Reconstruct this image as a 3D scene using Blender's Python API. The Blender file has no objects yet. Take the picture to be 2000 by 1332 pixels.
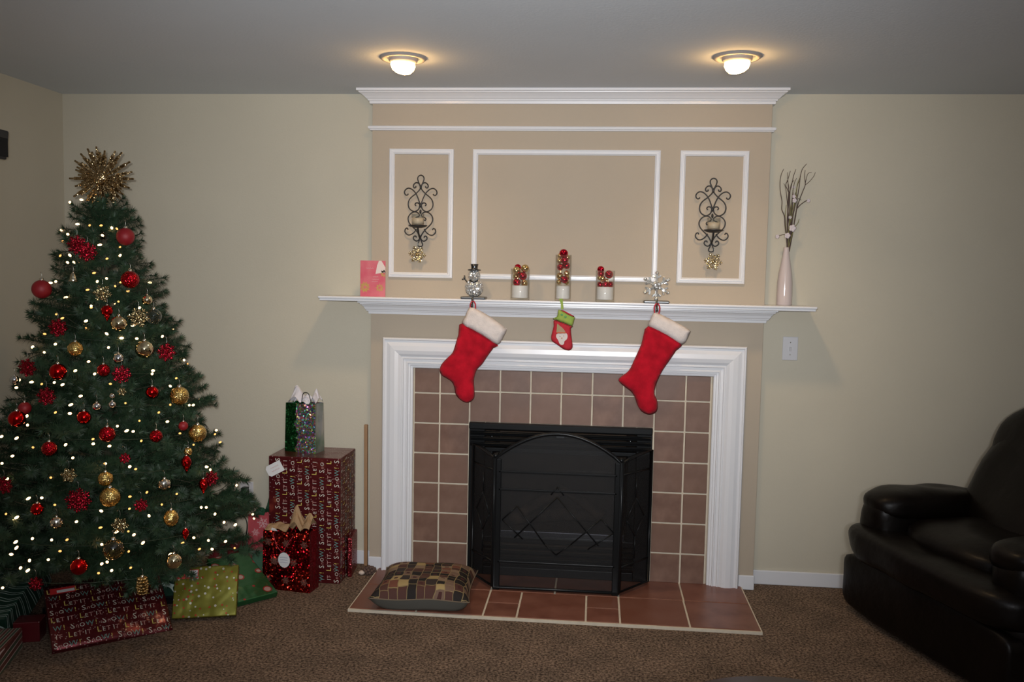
import bpy, bmesh, math, random
from mathutils import Vector, Matrix, Euler, noise
from mathutils.geometry import delaunay_2d_cdt
SC = bpy.context.scene
COL = SC.collection
PI = math.pi
random.seed(11)

# ---------------------------------------------------------------- camera
CAM = Vector((0.1569, -4.3386, 1.5362))
yaw, pitch, roll = 0.0939, 0.0774, 0.0194
F = Vector((-math.sin(yaw)*math.cos(pitch), math.cos(yaw)*math.cos(pitch), -math.sin(pitch)))
R0 = Vector((math.cos(yaw), math.sin(yaw), 0)); U0 = R0.cross(F)
R1 = R0*math.cos(roll) + U0*math.sin(roll); U1 = -R0*math.sin(roll) + U0*math.cos(roll)
cd = bpy.data.cameras.new('camera'); cam = bpy.data.objects.new('camera', cd); COL.objects.link(cam)
cam.matrix_world = Matrix(((R1.x, U1.x, -F.x, CAM.x), (R1.y, U1.y, -F.y, CAM.y), (R1.z, U1.z, -F.z, CAM.z), (0, 0, 0, 1)))
cd.sensor_width = 36.0; cd.lens = 1719.0/2000*36; cd.clip_start = 0.02
SC.camera = cam
# ---------------------------------------------------------------- world, lights, exposure
w = bpy.data.worlds.new('world'); SC.world = w; w.use_nodes = True
w.node_tree.nodes['Background'].inputs[0].default_value = (0.5, 0.55, 0.65, 1)
w.node_tree.nodes['Background'].inputs[1].default_value = 0.02
SC.view_settings.view_transform = 'Standard'; SC.view_settings.look = 'None'
SC.view_settings.gamma = 1; SC.view_settings.use_curve_mapping = False
SC.view_settings.exposure = 0.0
def lamp(name, kind, loc, energy, color, aim=None, **kw):
    l = bpy.data.lights.new(name, kind); l.energy = energy; l.color = color
    for k, v in kw.items(): setattr(l, k, v)
    o = bpy.data.objects.new(name, l); COL.objects.link(o); o.location = loc
    if aim is not None:
        o.rotation_euler = (Vector(aim)-Vector(loc)).to_track_quat('-Z', 'Y').to_euler()
    return o
# the camera's own flash (a small tube just left of and above the lens)
lamp('flash', 'SPOT', (0.105, -4.33, 1.585), 335, (0.965, 0.982, 1.0), (-0.30, 0, 1.58),
     spot_size=math.radians(70), spot_blend=1.0, shadow_soft_size=0.015)
# added fill light behind the camera, aimed up to brighten the ceiling
lamp('ceiling_fill', 'AREA', (0.35, -4.75, 1.62), 52, (0.95, 0.95, 1.0), (0.30, -3.4, 2.9), shape='DISK', size=0.35)

# ---------------------------------------------------------------- helpers: materials
def nodes(m):
    m.use_nodes = True
    nt = m.node_tree
    return nt, nt.nodes, nt.links, nt.nodes['Principled BSDF']
def rgba(c): return (c[0], c[1], c[2], 1)
def M(name, col, rough=0.5, metal=0.0, spec=0.5, var=0.0, vscale=8.0, bump=0.0, bscale=60.0, coat=0.0, col2=None, detail=4):
    m = bpy.data.materials.new(name); nt, N, L, B = nodes(m)
    B.inputs['Base Color'].default_value = rgba(col); B.inputs['Roughness'].default_value = rough
    B.inputs['Metallic'].default_value = metal; B.inputs['Specular IOR Level'].default_value = spec
    B.inputs['Coat Weight'].default_value = coat
    tc = N.new('ShaderNodeTexCoord')
    if var or col2:
        n = N.new('ShaderNodeTexNoise'); n.inputs['Scale'].default_value = vscale; n.inputs['Detail'].default_value = detail
        L.new(tc.outputs['Object'], n.inputs['Vector'])
        r = N.new('ShaderNodeValToRGB')
        a = col; b = col2 if col2 else tuple(min(1, c*(1+var)) for c in col)
        if not col2: a = tuple(c*(1-var) for c in col)
        r.color_ramp.elements[0].color = rgba(a); r.color_ramp.elements[1].color = rgba(b)
        r.color_ramp.elements[0].position = 0.32; r.color_ramp.elements[1].position = 0.68
        L.new(n.outputs['Fac'], r.inputs[0]); L.new(r.outputs[0], B.inputs['Base Color'])
    if bump:
        n2 = N.new('ShaderNodeTexNoise'); n2.inputs['Scale'].default_value = bscale; n2.inputs['Detail'].default_value = 3
        L.new(tc.outputs['Object'], n2.inputs['Vector'])
        bp = N.new('ShaderNodeBump'); bp.inputs['Strength'].default_value = bump; bp.inputs['Distance'].default_value = 0.004
        L.new(n2.outputs['Fac'], bp.inputs['Height']); L.new(bp.outputs[0], B.inputs['Normal'])
    return m
def glitter(name, col, scale=500, k=0.9, rough=0.18, holo=0.0, col2=None, metal=1.0, base_var=True):
    """facetted foil: every small cell of the surface has a normal of its own"""
    m = bpy.data.materials.new(name); nt, N, L, B = nodes(m)
    tc = N.new('ShaderNodeTexCoord')
    v = N.new('ShaderNodeTexVoronoi'); v.inputs['Scale'].default_value = scale
    L.new(tc.outputs['Object'], v.inputs['Vector'])
    sub = N.new('ShaderNodeVectorMath'); sub.operation = 'SUBTRACT'; sub.inputs[1].default_value = (0.5, 0.5, 0.5)
    L.new(v.outputs['Color'], sub.inputs[0])
    sc = N.new('ShaderNodeVectorMath'); sc.operation = 'SCALE'; sc.inputs[3].default_value = k
    L.new(sub.outputs[0], sc.inputs[0])
    g = N.new('ShaderNodeNewGeometry')
    ad = N.new('ShaderNodeVectorMath'); ad.operation = 'ADD'
    L.new(sc.outputs[0], ad.inputs[0]); L.new(g.outputs['Normal'], ad.inputs[1])
    nm = N.new('ShaderNodeVectorMath'); nm.operation = 'NORMALIZE'; L.new(ad.outputs[0], nm.inputs[0])
    L.new(nm.outputs[0], B.inputs['Normal'])
    B.inputs['Metallic'].default_value = metal; B.inputs['Roughness'].default_value = rough
    B.inputs['Base Color'].default_value = rgba(col)
    src = None
    if col2:
        n = N.new('ShaderNodeTexNoise'); n.inputs['Scale'].default_value = 9; L.new(tc.outputs['Object'], n.inputs['Vector'])
        r = N.new('ShaderNodeValToRGB'); r.color_ramp.elements[0].color = rgba(col); r.color_ramp.elements[1].color = rgba(col2)
        r.color_ramp.elements[0].position = .48; r.color_ramp.elements[1].position = .54
        L.new(n.outputs['Fac'], r.inputs[0]); src = r.outputs[0]
    if holo:
        sep = N.new('ShaderNodeSeparateColor'); L.new(v.outputs['Color'], sep.inputs[0])
        hs = N.new('ShaderNodeCombineColor'); hs.mode = 'HSV'; hs.inputs[1].default_value = 0.85; hs.inputs[2].default_value = 1.0
        hm = N.new('ShaderNodeMath'); hm.operation = 'MULTIPLY'; hm.inputs[1].default_value = 9.37; L.new(sep.outputs[1], hm.inputs[0])
        hf = N.new('ShaderNodeMath'); hf.operation = 'FRACT'; L.new(hm.outputs[0], hf.inputs[0]); L.new(hf.outputs[0], hs.inputs[0])
        mx = N.new('ShaderNodeMix'); mx.data_type = 'RGBA'; mx.inputs[0].default_value = holo
        if src: L.new(src, mx.inputs[6])
        else: mx.inputs[6].default_value = rgba(col)
        L.new(hs.outputs[0], mx.inputs[7]); src = mx.outputs[2]
    if src: L.new(src, B.inputs['Base Color'])
    return m
def glass(name, tint=(1, 1, 1), refl=1.0, rough=0.02, dark=0.0):
    """thin clear glass: see-through with a Fresnel reflection"""
    m = bpy.data.materials.new(name); nt, N, L, B = nodes(m)
    N.remove(B); out = N['Material Output']
    t = N.new('ShaderNodeBsdfTransparent'); t.inputs[0].default_value = rgba(tint)
    g = N.new('ShaderNodeBsdfGlossy'); g.inputs['Roughness'].default_value = rough
    lw = N.new('ShaderNodeLayerWeight'); lw.inputs[0].default_value = .5
    pw = N.new('ShaderNodeMath'); pw.operation = 'POWER'; pw.inputs[1].default_value = 4.0; L.new(lw.outputs['Facing'], pw.inputs[0])
    ml = N.new('ShaderNodeMath'); ml.operation = 'MULTIPLY_ADD'; ml.inputs[1].default_value = .75*refl; ml.inputs[2].default_value = .045*refl; ml.use_clamp = True; L.new(pw.outputs[0], ml.inputs[0])
    mx = N.new('ShaderNodeMixShader'); L.new(ml.outputs[0], mx.inputs[0]); L.new(t.outputs[0], mx.inputs[1]); L.new(g.outputs[0], mx.inputs[2])
    L.new(mx.outputs[0], out.inputs[0]); return m
def emis(name, col, s):
    m = bpy.data.materials.new(name); nt, N, L, B = nodes(m)
    B.inputs['Emission Color'].default_value = rgba(col); B.inputs['Emission Strength'].default_value = s
    B.inputs['Base Color'].default_value = rgba(col); return m
def ramp_mat(name, kind, stops, scale, rough=0.4, spec=0.5, metal=0, const=True, distort=0.0, rot=(0, 0, 0), vec=(1, 1, 1), coat=0):
    """wrapping papers: bands, waves or dots printed on the paper"""
    m = bpy.data.materials.new(name); nt, N, L, B = nodes(m)
    tc = N.new('ShaderNodeTexCoord'); mp = N.new('ShaderNodeMapping'); mp.inputs['Rotation'].default_value = rot; mp.inputs['Scale'].default_value = vec
    L.new(tc.outputs['Object'], mp.inputs[0])
    if kind == 'wave':
        t = N.new('ShaderNodeTexWave'); t.inputs['Scale'].default_value = scale; t.inputs['Distortion'].default_value = distort; t.inputs['Detail'].default_value = 0.0
        t.inputs['Detail Scale'].default_value = 1.0; o = t.outputs['Fac']
    else:
        t = N.new('ShaderNodeTexVoronoi'); t.inputs['Scale'].default_value = scale; t.inputs['Randomness'].default_value = 0.75; o = t.outputs['Distance']
    L.new(mp.outputs[0], t.inputs['Vector'])
    r = N.new('ShaderNodeValToRGB'); r.color_ramp.interpolation = 'CONSTANT' if const else 'LINEAR'
    el = r.color_ramp.elements
    el[0].position = stops[0][0]; el[0].color = rgba(stops[0][1]); el[1].position = stops[1][0]; el[1].color = rgba(stops[1][1])
    for p, c in stops[2:]:
        e = el.new(p); e.color = rgba(c)
    L.new(o, r.inputs[0]); L.new(r.outputs[0], B.inputs['Base Color'])
    B.inputs['Roughness'].default_value = rough; B.inputs['Specular IOR Level'].default_value = spec; B.inputs['Metallic'].default_value = metal
    B.inputs['Coat Weight'].default_value = coat; B.inputs['Coat Roughness'].default_value = 0.12
    n2 = N.new('ShaderNodeTexNoise'); n2.inputs['Scale'].default_value = 9; L.new(tc.outputs['Object'], n2.inputs['Vector'])
    bp = N.new('ShaderNodeBump'); bp.inputs['Strength'].default_value = 0.35; bp.inputs['Distance'].default_value = 0.02
    L.new(n2.outputs['Fac'], bp.inputs['Height']); L.new(bp.outputs[0], B.inputs['Normal']); L.new(bp.outputs[0], B.inputs['Coat Normal'])
    return m

# ---------------------------------------------------------------- helpers: shapes
def nb(): return bmesh.new()
def add_box(bm, lo, hi, mat=None, mi=0):
    M_ = mat or Matrix.Identity(4)
    vs = [bm.verts.new(M_ @ Vector((x, y, z))) for x in (lo[0], hi[0]) for y in (lo[1], hi[1]) for z in (lo[2], hi[2])]
    fs = []
    for f in ((0, 1, 3, 2), (4, 6, 7, 5), (0, 4, 5, 1), (2, 3, 7, 6), (0, 2, 6, 4), (1, 5, 7, 3)):
        fc = bm.faces.new([vs[i] for i in f]); fc.material_index = mi; fs.append(fc)
    return vs
def add_lathe(bm, prof, n=24, mat=None, cap=True, mi=0):
    M_ = mat or Matrix.Identity(4); rings = []
    for r, z in prof:
        if r < 1e-6: rings.append([bm.verts.new(M_ @ Vector((0, 0, z)))])
        else: rings.append([bm.verts.new(M_ @ Vector((r*math.cos(2*PI*i/n), r*math.sin(2*PI*i/n), z))) for i in range(n)])
    for a, b in zip(rings, rings[1:]):
        for i in range(n):
            j = (i+1) % n
            if len(a) == 1 and len(b) == 1: continue
            if len(a) == 1: q = [a[0], b[j], b[i]]
            elif len(b) == 1: q = [a[i], a[j], b[0]]
            else: q = [a[i], a[j], b[j], b[i]]
            f = bm.faces.new(q); f.material_index = mi; f.smooth = True
    if cap:
        for rg, rev in ((rings[0], True), (rings[-1], False)):
            if len(rg) > 1:
                f = bm.faces.new(rg[::-1] if rev else rg); f.material_index = mi
def smooth_path(pts, k=4, closed=False):
    P = [Vector(p) for p in pts]; out = []; n = len(P)
    rng = range(n if closed else n-1)
    for i in rng:
        p1, p2 = P[i], P[(i+1) % n]
        p0 = P[i-1] if (closed or i > 0) else p1; p3 = P[(i+2) % n] if (closed or i+2 < n) else p2
        for t in range(k):
            s = t/k
            out.append(0.5*((2*p1)+(p2-p0)*s+(2*p0-5*p1+4*p2-p3)*s*s+(3*p1-p0-3*p2+p3)*s**3))
    if not closed: out.append(P[-1])
    return out
def add_tube(bm, pts, r, n=6, closed=False, mi=0, r_end=None):
    P = [Vector(p) for p in pts]; rings = []; up = None
    for i, p in enumerate(P):
        a = P[i-1] if (i > 0 or closed) else p; b = P[(i+1) % len(P)] if (i+1 < len(P) or closed) else p
        d = (b-a)
        d = d.normalized() if d.length > 1e-9 else Vector((0, 0, 1))
        if up is None: up = d.orthogonal().normalized()
        up = (up - d*up.dot(d)); up = up.normalized() if up.length > 1e-6 else d.orthogonal().normalized()
        s = d.cross(up)
        rr = r if r_end is None else r+(r_end-r)*i/max(1, len(P)-1)
        rings.append([bm.verts.new(p+rr*(up*math.cos(2*PI*k/n)+s*math.sin(2*PI*k/n))) for k in range(n)])
    m = len(rings)
    for i in range(m if closed else m-1):
        a, b = rings[i], rings[(i+1) % m]
        for k in range(n):
            f = bm.faces.new([a[k], a[(k+1) % n], b[(k+1) % n], b[k]]); f.smooth = True; f.material_index = mi
    if not closed:
        bm.faces.new(rings[0][::-1]).material_index = mi; bm.faces.new(rings[-1]).material_index = mi
def add_ball(bm, c, r, seg=20, ring=12, sx=(1, 1, 1), mi=0):
    g = bmesh.ops.create_uvsphere(bm, u_segments=seg, v_segments=ring, radius=1.0)
    for v in g['verts']: v.co = Vector((v.co.x*r*sx[0]+c[0], v.co.y*r*sx[1]+c[1], v.co.z*r*sx[2]+c[2]))
    for f in {f for v in g['verts'] for f in v.link_faces}: f.smooth = True; f.material_index = mi
def obj(name, bm, mat, parent=None, loc=(0, 0, 0), rot=(0, 0, 0), bevel=0.0, smooth=False, seg=2, auto=None):
    me = bpy.data.meshes.new(name)
    bmesh.ops.recalc_face_normals(bm, faces=bm.faces[:])
    if smooth:
        for f in bm.faces: f.smooth = True
    bm.to_mesh(me); bm.free()
    for x in (mat if isinstance(mat, (list, tuple)) else [mat]): me.materials.append(x)
    o = bpy.data.objects.new(name, me); COL.objects.link(o)
    o.location = loc; o.rotation_euler = rot
    if parent is not None: o.parent = parent
    if bevel:
        b = o.modifiers.new('bevel', 'BEVEL'); b.width = bevel; b.segments = seg; b.limit_method = 'ANGLE'; b.angle_limit = 0.6
    return o
def tag(o, label=None, cat=None, group=None, kind=None):
    if label: o['label'] = label
    if cat: o['category'] = cat
    if group: o['group'] = group
    if kind: o['kind'] = kind
    return o
def thing(name, label, cat, loc=(0, 0, 0), rotz=0.0, group=None, rot=None):
    o = bpy.data.objects.new(name, None); COL.objects.link(o); o.location = loc
    o.rotation_euler = rot if rot is not None else (0, 0, rotz); o.empty_display_size = 0.05
    return tag(o, label, cat, group)
def struct(name, bm, mat, bevel=0.0, parent=None, **k):
    o = obj(name, bm, mat, parent, bevel=bevel, **k)
    if parent is None: o['kind'] = 'structure'
    return o
def inside(p, poly):
    c = False; n = len(poly); j = n-1
    for i in range(n):
        a, b = poly[i], poly[j]
        if (a[1] > p[1]) != (b[1] > p[1]) and p[0] < (b[0]-a[0])*(p[1]-a[1])/(b[1]-a[1])+a[0]: c = not c
        j = i
    return c
def dist_poly(p, poly):
    best = 9; n = len(poly); p = Vector(p)
    for i in range(n):
        a = Vector(poly[i]); b = Vector(poly[(i+1) % n]); ab = b-a
        t = max(0, min(1, (p-a).dot(ab)/max(ab.length_squared, 1e-12)))
        best = min(best, (p-(a+ab*t)).length)
    return best
def puffy(outline, thick, step, dm=None, back=1.0, wob=0.0, smooth_out=3, z0=0.0):
    """a pillowed sheet with the given outline in the XZ plane; front towards -Y"""
    O2 = [tuple(v[:2]) for v in smooth_path([(a, b, 0) for a, b in outline], smooth_out, True)] if smooth_out else list(outline)
    xs = [p[0] for p in O2]; zs = [p[1] for p in O2]
    pts = list(O2); x = min(xs)+step*.5; row = 0
    while x < max(xs):
        z = min(zs)+(step*.5 if row % 2 else 0)
        while z < max(zs):
            if inside((x, z), O2) and dist_poly((x, z), O2) > step*.45: pts.append((x, z))
            z += step
        x += step*.87; row += 1
    n = len(O2)
    r = delaunay_2d_cdt([Vector(p) for p in pts], [], [list(range(n))], 1, 1e-6)
    V, T = r[0], r[2]
    D = [dist_poly(v, O2) for v in V]; dmx = dm or max(D)
    bm = nb(); fr = []; bk = []
    for v, d in zip(V, D):
        h = thick*math.sqrt(max(0, 1-(1-min(1, d/dmx))**2))
        wv = wob*noise.noise(Vector((v.x*14, v.y*14, 3.1))) if d > 1e-5 else 0
        a = bm.verts.new((v.x, z0-h-wv*min(1, d/dmx*2), v.y)); fr.append(a)
        bk.append(a if d < 1e-5 else bm.verts.new((v.x, z0+h*back, v.y)))
    for t in T:
        try: bm.faces.new([fr[i] for i in t]).smooth = True
        except ValueError: pass
        q = [bk[i] for i in reversed(t)]
        try: bm.faces.new(q).smooth = True
        except ValueError: pass
    return bm
def add_flat(bm, outline, y, t, mi=0):
    """a thin card with the given XZ outline, thickness t"""
    a = [bm.verts.new((p[0], y, p[1])) for p in outline]; b = [bm.verts.new((p[0], y+t, p[1])) for p in outline]
    n = len(a)
    bm.faces.new(a).material_index = mi; bm.faces.new(b[::-1]).material_index = mi
    for i in range(n):
        bm.faces.new([a[i], b[i], b[(i+1) % n], a[(i+1) % n]]).material_index = mi
def copy_tree(o, parent=None):
    c = o.copy(); COL.objects.link(c)
    if parent is not None: c.parent = parent
    for ch in list(o.children): copy_tree(ch, c)
    return c
_glyph = {}
def glyph(ch):
    """outline font letter as flat triangles: (verts, faces, width)"""
    if ch not in _glyph:
        cu = bpy.data.curves.new('glyph', 'FONT'); cu.body = ch; cu.size = 1.0; cu.resolution_u = 2
        to = bpy.data.objects.new('glyph', cu); COL.objects.link(to)
        dg = bpy.context.evaluated_depsgraph_get(); ev = to.evaluated_get(dg); me = ev.to_mesh()
        vs = [tuple(v.co) for v in me.vertices]; fs = [tuple(p.vertices) for p in me.polygons]
        ev.to_mesh_clear(); bpy.data.objects.remove(to); bpy.data.curves.remove(cu)
        wd = max([v[0] for v in vs], default=.3)
        _glyph[ch] = (vs, fs, wd)
    return _glyph[ch]
def add_word(bm, items, x, y, mat=None, track=0.12):
    """items: (char, size, material index, rise); laid out along +X in the XY plane"""
    M_ = mat or Matrix.Identity(4)
    for ch, s, mi, rise in items:
        if ch == ' ': x += s*.4; continue
        vs, fs, wd = glyph(ch)
        vv = [bm.verts.new(M_ @ Vector((x+a*s, y+rise+b*s, 0))) for a, b, _ in vs]
        for f in fs:
            try: bm.faces.new([vv[i] for i in f]).material_index = mi
            except ValueError: pass
        x += (wd+track)*s
    return x
# ---------------------------------------------------------------- materials
m_wall = M('wall_paint', (0.535, 0.495, 0.395), 0.75, spec=0.25, var=0.02, vscale=2.5, bump=0.12, bscale=130)
m_chim = M('chimney_paint', (0.425, 0.36, 0.28), 0.75, spec=0.25, var=0.02, vscale=2.5, bump=0.12, bscale=130)
m_ceil = M('ceiling_paint', (0.64, 0.68, 0.72), 0.9, spec=0.1, var=0.015, vscale=2, bump=0.2, bscale=90)
m_white = M('white_trim_paint', (0.70, 0.71, 0.735), 0.28, spec=0.5, var=0.01, vscale=3)
m_carpet = M('carpet', (0.26, 0.19, 0.145), 0.95, spec=0.1, bump=1.0, bscale=260)
nt, N, L, B = nodes(m_carpet)
tc = N.new('ShaderNodeTexCoord')
n1 = N.new('ShaderNodeTexNoise'); n1.inputs['Scale'].default_value = 95; n1.inputs['Detail'].default_value = 5; n1.inputs['Roughness'].default_value = .75
n2 = N.new('ShaderNodeTexNoise'); n2.inputs['Scale'].default_value = 7; n2.inputs['Detail'].default_value = 3
L.new(tc.outputs['Object'], n1.inputs['Vector']); L.new(tc.outputs['Object'], n2.inputs['Vector'])
rr = N.new('ShaderNodeValToRGB'); e = rr.color_ramp.elements
e[0].position = .40; e[0].color = (0.040, 0.027, 0.020, 1); e[1].position = .62; e[1].color = (0.33, 0.24, 0.175, 1)
L.new(n1.outputs['Fac'], rr.inputs[0])
r2 = N.new('ShaderNodeValToRGB'); e = r2.color_ramp.elements
e[0].position = .3; e[0].color = (0.78, 0.78, 0.78, 1); e[1].position = .7; e[1].color = (1.15, 1.12, 1.1, 1)
L.new(n2.outputs['Fac'], r2.inputs[0])
mu = N.new('ShaderNodeMix'); mu.data_type = 'RGBA'; mu.blend_type = 'MULTIPLY'; mu.inputs[0].default_value = 1
L.new(rr.outputs[0], mu.inputs[6]); L.new(r2.outputs[0], mu.inputs[7]); L.new(mu.outputs[2], B.inputs['Base Color'])
m_tiles = [M('wall_tile', a, 0.42, spec=0.4, col2=b, vscale=11, bump=.05, bscale=40, detail=6) for a, b in
           [((0.145, 0.078, 0.054), (0.20, 0.118, 0.086)), ((0.155, 0.086, 0.060), (0.19, 0.110, 0.080)), ((0.125, 0.064, 0.045), (0.215, 0.125, 0.090))]]
m_htiles = [M('hearth_tile', a, 0.38, spec=0.4, col2=b, vscale=8, bump=.04, bscale=40, detail=6) for a, b in
            [((0.145, 0.050, 0.030), (0.22, 0.090, 0.06)), ((0.165, 0.06, 0.036), (0.19, 0.082, 0.055)), ((0.13, 0.045, 0.028), (0.22, 0.094, 0.062))]]
m_grout = M('grout', (0.60, 0.53, 0.42), 0.9, spec=0.1, var=.06, vscale=30)
m_black = M('black_metal', (0.005, 0.0058, 0.0065), 0.33, metal=0.0, spec=0.22, bump=.04, bscale=300)
m_iron = M('wrought_iron', (0.012, 0.011, 0.011), 0.45, spec=0.5)
m_brass = M('dark_steel', (0.09, 0.095, 0.10), 0.3, metal=1.0)

# ---------------------------------------------------------------- the room
H = 2.42; YB = 0.09; XL, XR, YF = -2.64, 3.45, -6.6; CW = 0.966
bm = nb(); add_box(bm, (XL-.1, YF, -.1), (XR+.1, YB+.1, 0)); struct('floor', bm, m_carpet)
bm = nb(); add_box(bm, (XL-.1, YF, H), (XR+.1, YB+.1, H+.1)); struct('ceiling', bm, m_ceil)
FX, FZ = 0.452, 0.785
bm = nb()
add_box(bm, (XL, YB, 0), (-FX, YB+.1, H)); add_box(bm, (FX, YB, 0), (XR, YB+.1, H)); add_box(bm, (-FX, YB, FZ), (FX, YB+.1, H))
struct('wall_back', bm, m_wall)
bm = nb(); add_box(bm, (XL-.1, YF, 0), (XL, YB+.1, H)); struct('wall_left', bm, m_wall)
bm = nb(); add_box(bm, (XR, YF, 0), (XR+.1, YB+.1, H)); struct('wall_right', bm, m_wall)
bm = nb(); add_box(bm, (XL, YF-.1, 0), (XR, YF, H)); struct('wall_front', bm, m_wall)
bm = nb()
add_box(bm, (-CW, 0, 0), (-FX, YB, H)); add_box(bm, (FX, 0, 0), (CW, YB, H)); add_box(bm, (-FX, 0, FZ), (FX, YB, H))
chim = struct('wall_chimney', bm, m_chim)
# tiles of the fireplace face
P = .1525; G = .0042
bm = nb()
add_box(bm, (-.742, -.005, .012), (-FX, 0, 1.05)); add_box(bm, (FX, -.005, .012), (.732, 0, 1.05)); add_box(bm, (-FX, -.005, FZ), (FX, 0, 1.05))
obj('grout', bm, m_grout, chim)
tile_cache = {}
def tile(parent, x0, x1, y0, y1, z0, z1, mats, i):
    sx, sy, sz = x1-x0, y1-y0, z1-z0
    key = (round(sx, 3), round(sy, 3), round(sz, 3), i % 3)
    if key not in tile_cache:
        bm = nb(); add_box(bm, (-sx/2, -sy/2, -sz/2), (sx/2, sy/2, sz/2))
        bmesh.ops.bevel(bm, geom=bm.edges[:], offset=.0016, segments=1, affect='EDGES')
        o = obj('tile', bm, mats[i % 3], parent); tile_cache[key] = o
    else:
        o = tile_cache[key].copy(); COL.objects.link(o); o.parent = parent
    o.location = ((x0+x1)/2, (y0+y1)/2, (z0+z1)/2)
z0, zt = .9256, .9414
zs = [1.05]+[z0-P*j for j in range(6)]+[.012]
k = 0
for xa, xb in ((-.7408, -.6089), (-.6089, -.4575), (.4575, .6072), (.6072, .7283)):
    for a, b in zip(zs[1:], zs):
        tile(chim, xa+G, xb-G, -.011, -.003, a+G, b-G*(b < 1.04), m_tiles, k*7 % 11); k += 1
for c in range(-3, 3):
    for a, b in ((.79, zt), (zt, 1.05)):
        tile(chim, c*P+G, (c+1)*P-G, -.011, -.003, a+G*(a > .9), b-G*(b < 1), m_tiles, k*5 % 13); k += 1
# hearth
bm = nb(); add_box(bm, (-.918, -.566, 0), (.911, 0, .0125)); hearth = struct('floor_hearth', bm, m_grout)
YM = -.249; g2 = .0045
xl = [-.916, -.609, -.307, -.001, .301, .606, .909]
for a, b in zip(xl, xl[1:]):
    tile(hearth, a+g2, b-g2, YM+g2, -.001, .008, .0165, m_htiles, k); k += 1
for a, b, half in ((-.916, -.609, 0), (-.609, -.307, 0), (-.307, -.156, 1), (-.156, .15, 0), (.15, .301, 1), (.301, .604, 0), (.604, .909, 0)):
    if half:
        tile(hearth, a+g2, b-g2, YM-.152+g2, YM-g2, .008, .0165, m_htiles, k); k += 2
        tile(hearth, a+g2, b-g2, -.556, YM-.152-g2, .008, .0165, m_htiles, k); k += 1
    else:
        tile(hearth, a+g2, b-g2, -.556, YM-g2, .008, .0165, m_htiles, k); k += 1

# ---------------------------------------------------------------- white woodwork
def returns(bm, prof, w0, w1, yb):
    """moulding with mitred returns: prof = (projection, z); runs x=w0..w1 in front of y=0"""
    rings = [[bm.verts.new(q) for q in ((w0-p, yb, z), (w0-p, -p, z), (w1+p, -p, z), (w1+p, yb, z))] for p, z in prof]
    for a, b in zip(rings, rings[1:]):
        for i in range(3):
            bm.faces.new([a[i], a[i+1], b[i+1], b[i]])
        bm.faces.new([a[3], a[0], b[0], b[3]])
    bm.faces.new(rings[0]); bm.faces.new(rings[-1][::-1])
bm = nb()
returns(bm, [(.004, 2.354), (.012, 2.354), (.013, 2.366), (.019, 2.368), (.021, 2.374), (.027, 2.378), (.034, 2.386), (.046, 2.396), (.056, 2.402), (.057, 2.406), (.066, 2.408), (.066, 2.4195)], -CW, CW, YB-.0005)
struct('trim_1', bm, m_white)
bm = nb()
returns(bm, [(.003, 2.225), (.010, 2.2255), (.012, 2.230), (.017, 2.233), (.019, 2.239), (.017, 2.244), (.012, 2.247), (.003, 2.2475)], -CW, CW, YB-.0005)
struct('trim_2', bm, m_white)
def frame_prof(bm, x0, x1, z0, z1, prof):
    """picture-frame moulding: prof = (inset from outer edge, projection)"""
    rings = [[bm.verts.new(q) for q in ((x0+s, -p, z0+s), (x1-s, -p, z0+s), (x1-s, -p, z1-s), (x0+s, -p, z1-s))] for s, p in prof]
    for a, b in zip(rings, rings[1:]):
        for i in range(4): bm.faces.new([a[i], a[(i+1) % 4], b[(i+1) % 4], b[i]])
fp = [(0, -.0005), (0, .008), (.002, .011), (.006, .012), (.008, .009), (.011, .009), (.013, .0125), (.019, .0125), (.023, .008), (.026, .006), (.0265, -.0005)]
for i, (a, b) in enumerate(((-.878, -.556), (-.4615, .4497), (.543, .8665))):
    bm = nb(); frame_prof(bm, a, b, 1.5025, 2.136, fp); struct('trim_%d' % (i+3), bm, m_white)
# baseboards
def base(name, x0, x1, y, h=.072, t=.014):
    bm = nb(); add_box(bm, (x0, y-t, 0), (x1, y, h)); struct(name, bm, m_white, bevel=.004)
base('baseboard_right', CW+.002, XR, YB); base('baseboard_left', XL, -CW-.002, YB)
base('baseboard_chimney_right', .893, CW+.004, -.0005); base('baseboard_chimney_left', -CW-.004, -.893, -.0005)
bm = nb(); add_box(bm, (XL, YF, 0), (XL+.014, YB-.015, .072)); struct('baseboard_side', bm, m_white, bevel=.004)

# mantel
mantel = thing('mantel_shelf', 'long white wooden mantel shelf on stepped moulding above the fireplace', 'mantel', (0, 0, 1.32))
bm = nb()
def ushape(bm, f, e, z0, z1):
    pts = [(-1.203-e, YB-.0005), (-1.203-e, -f), (1.187+e, -f), (1.187+e, YB-.0005), (CW+.0008, YB-.0005), (CW+.0008, -.0008), (-CW-.0008, -.0008), (-CW-.0008, YB-.0005)]
    a = [bm.verts.new((x, y, z0-1.32)) for x, y in pts]; b = [bm.verts.new((x, y, z1-1.32)) for x, y in pts]
    bm.faces.new(a[::-1]); bm.faces.new(b)
    for i in range(8): bm.faces.new([a[i], a[(i+1) % 8], b[(i+1) % 8], b[i]])
ushape(bm, .123, 0, 1.3935, 1.405); o = obj('shelf_board', bm, m_white, mantel, bevel=.004)
bm = nb(); ushape(bm, .117, -.006, 1.3825, 1.3935); obj('shelf_edge', bm, m_white, mantel, bevel=.002)
def ring_u(bm, p, z):
    return [bm.verts.new(q) for q in ((-CW-p, YB-.0005, z), (-CW-p, -p, z), (CW+p, -p, z), (CW+p, YB-.0005, z), (CW+.0008, YB-.0005, z), (CW+.0008, -.0008, z), (-CW-.0008, -.0008, z), (-CW-.0008, YB-.0005, z))]
bm = nb()
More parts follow.
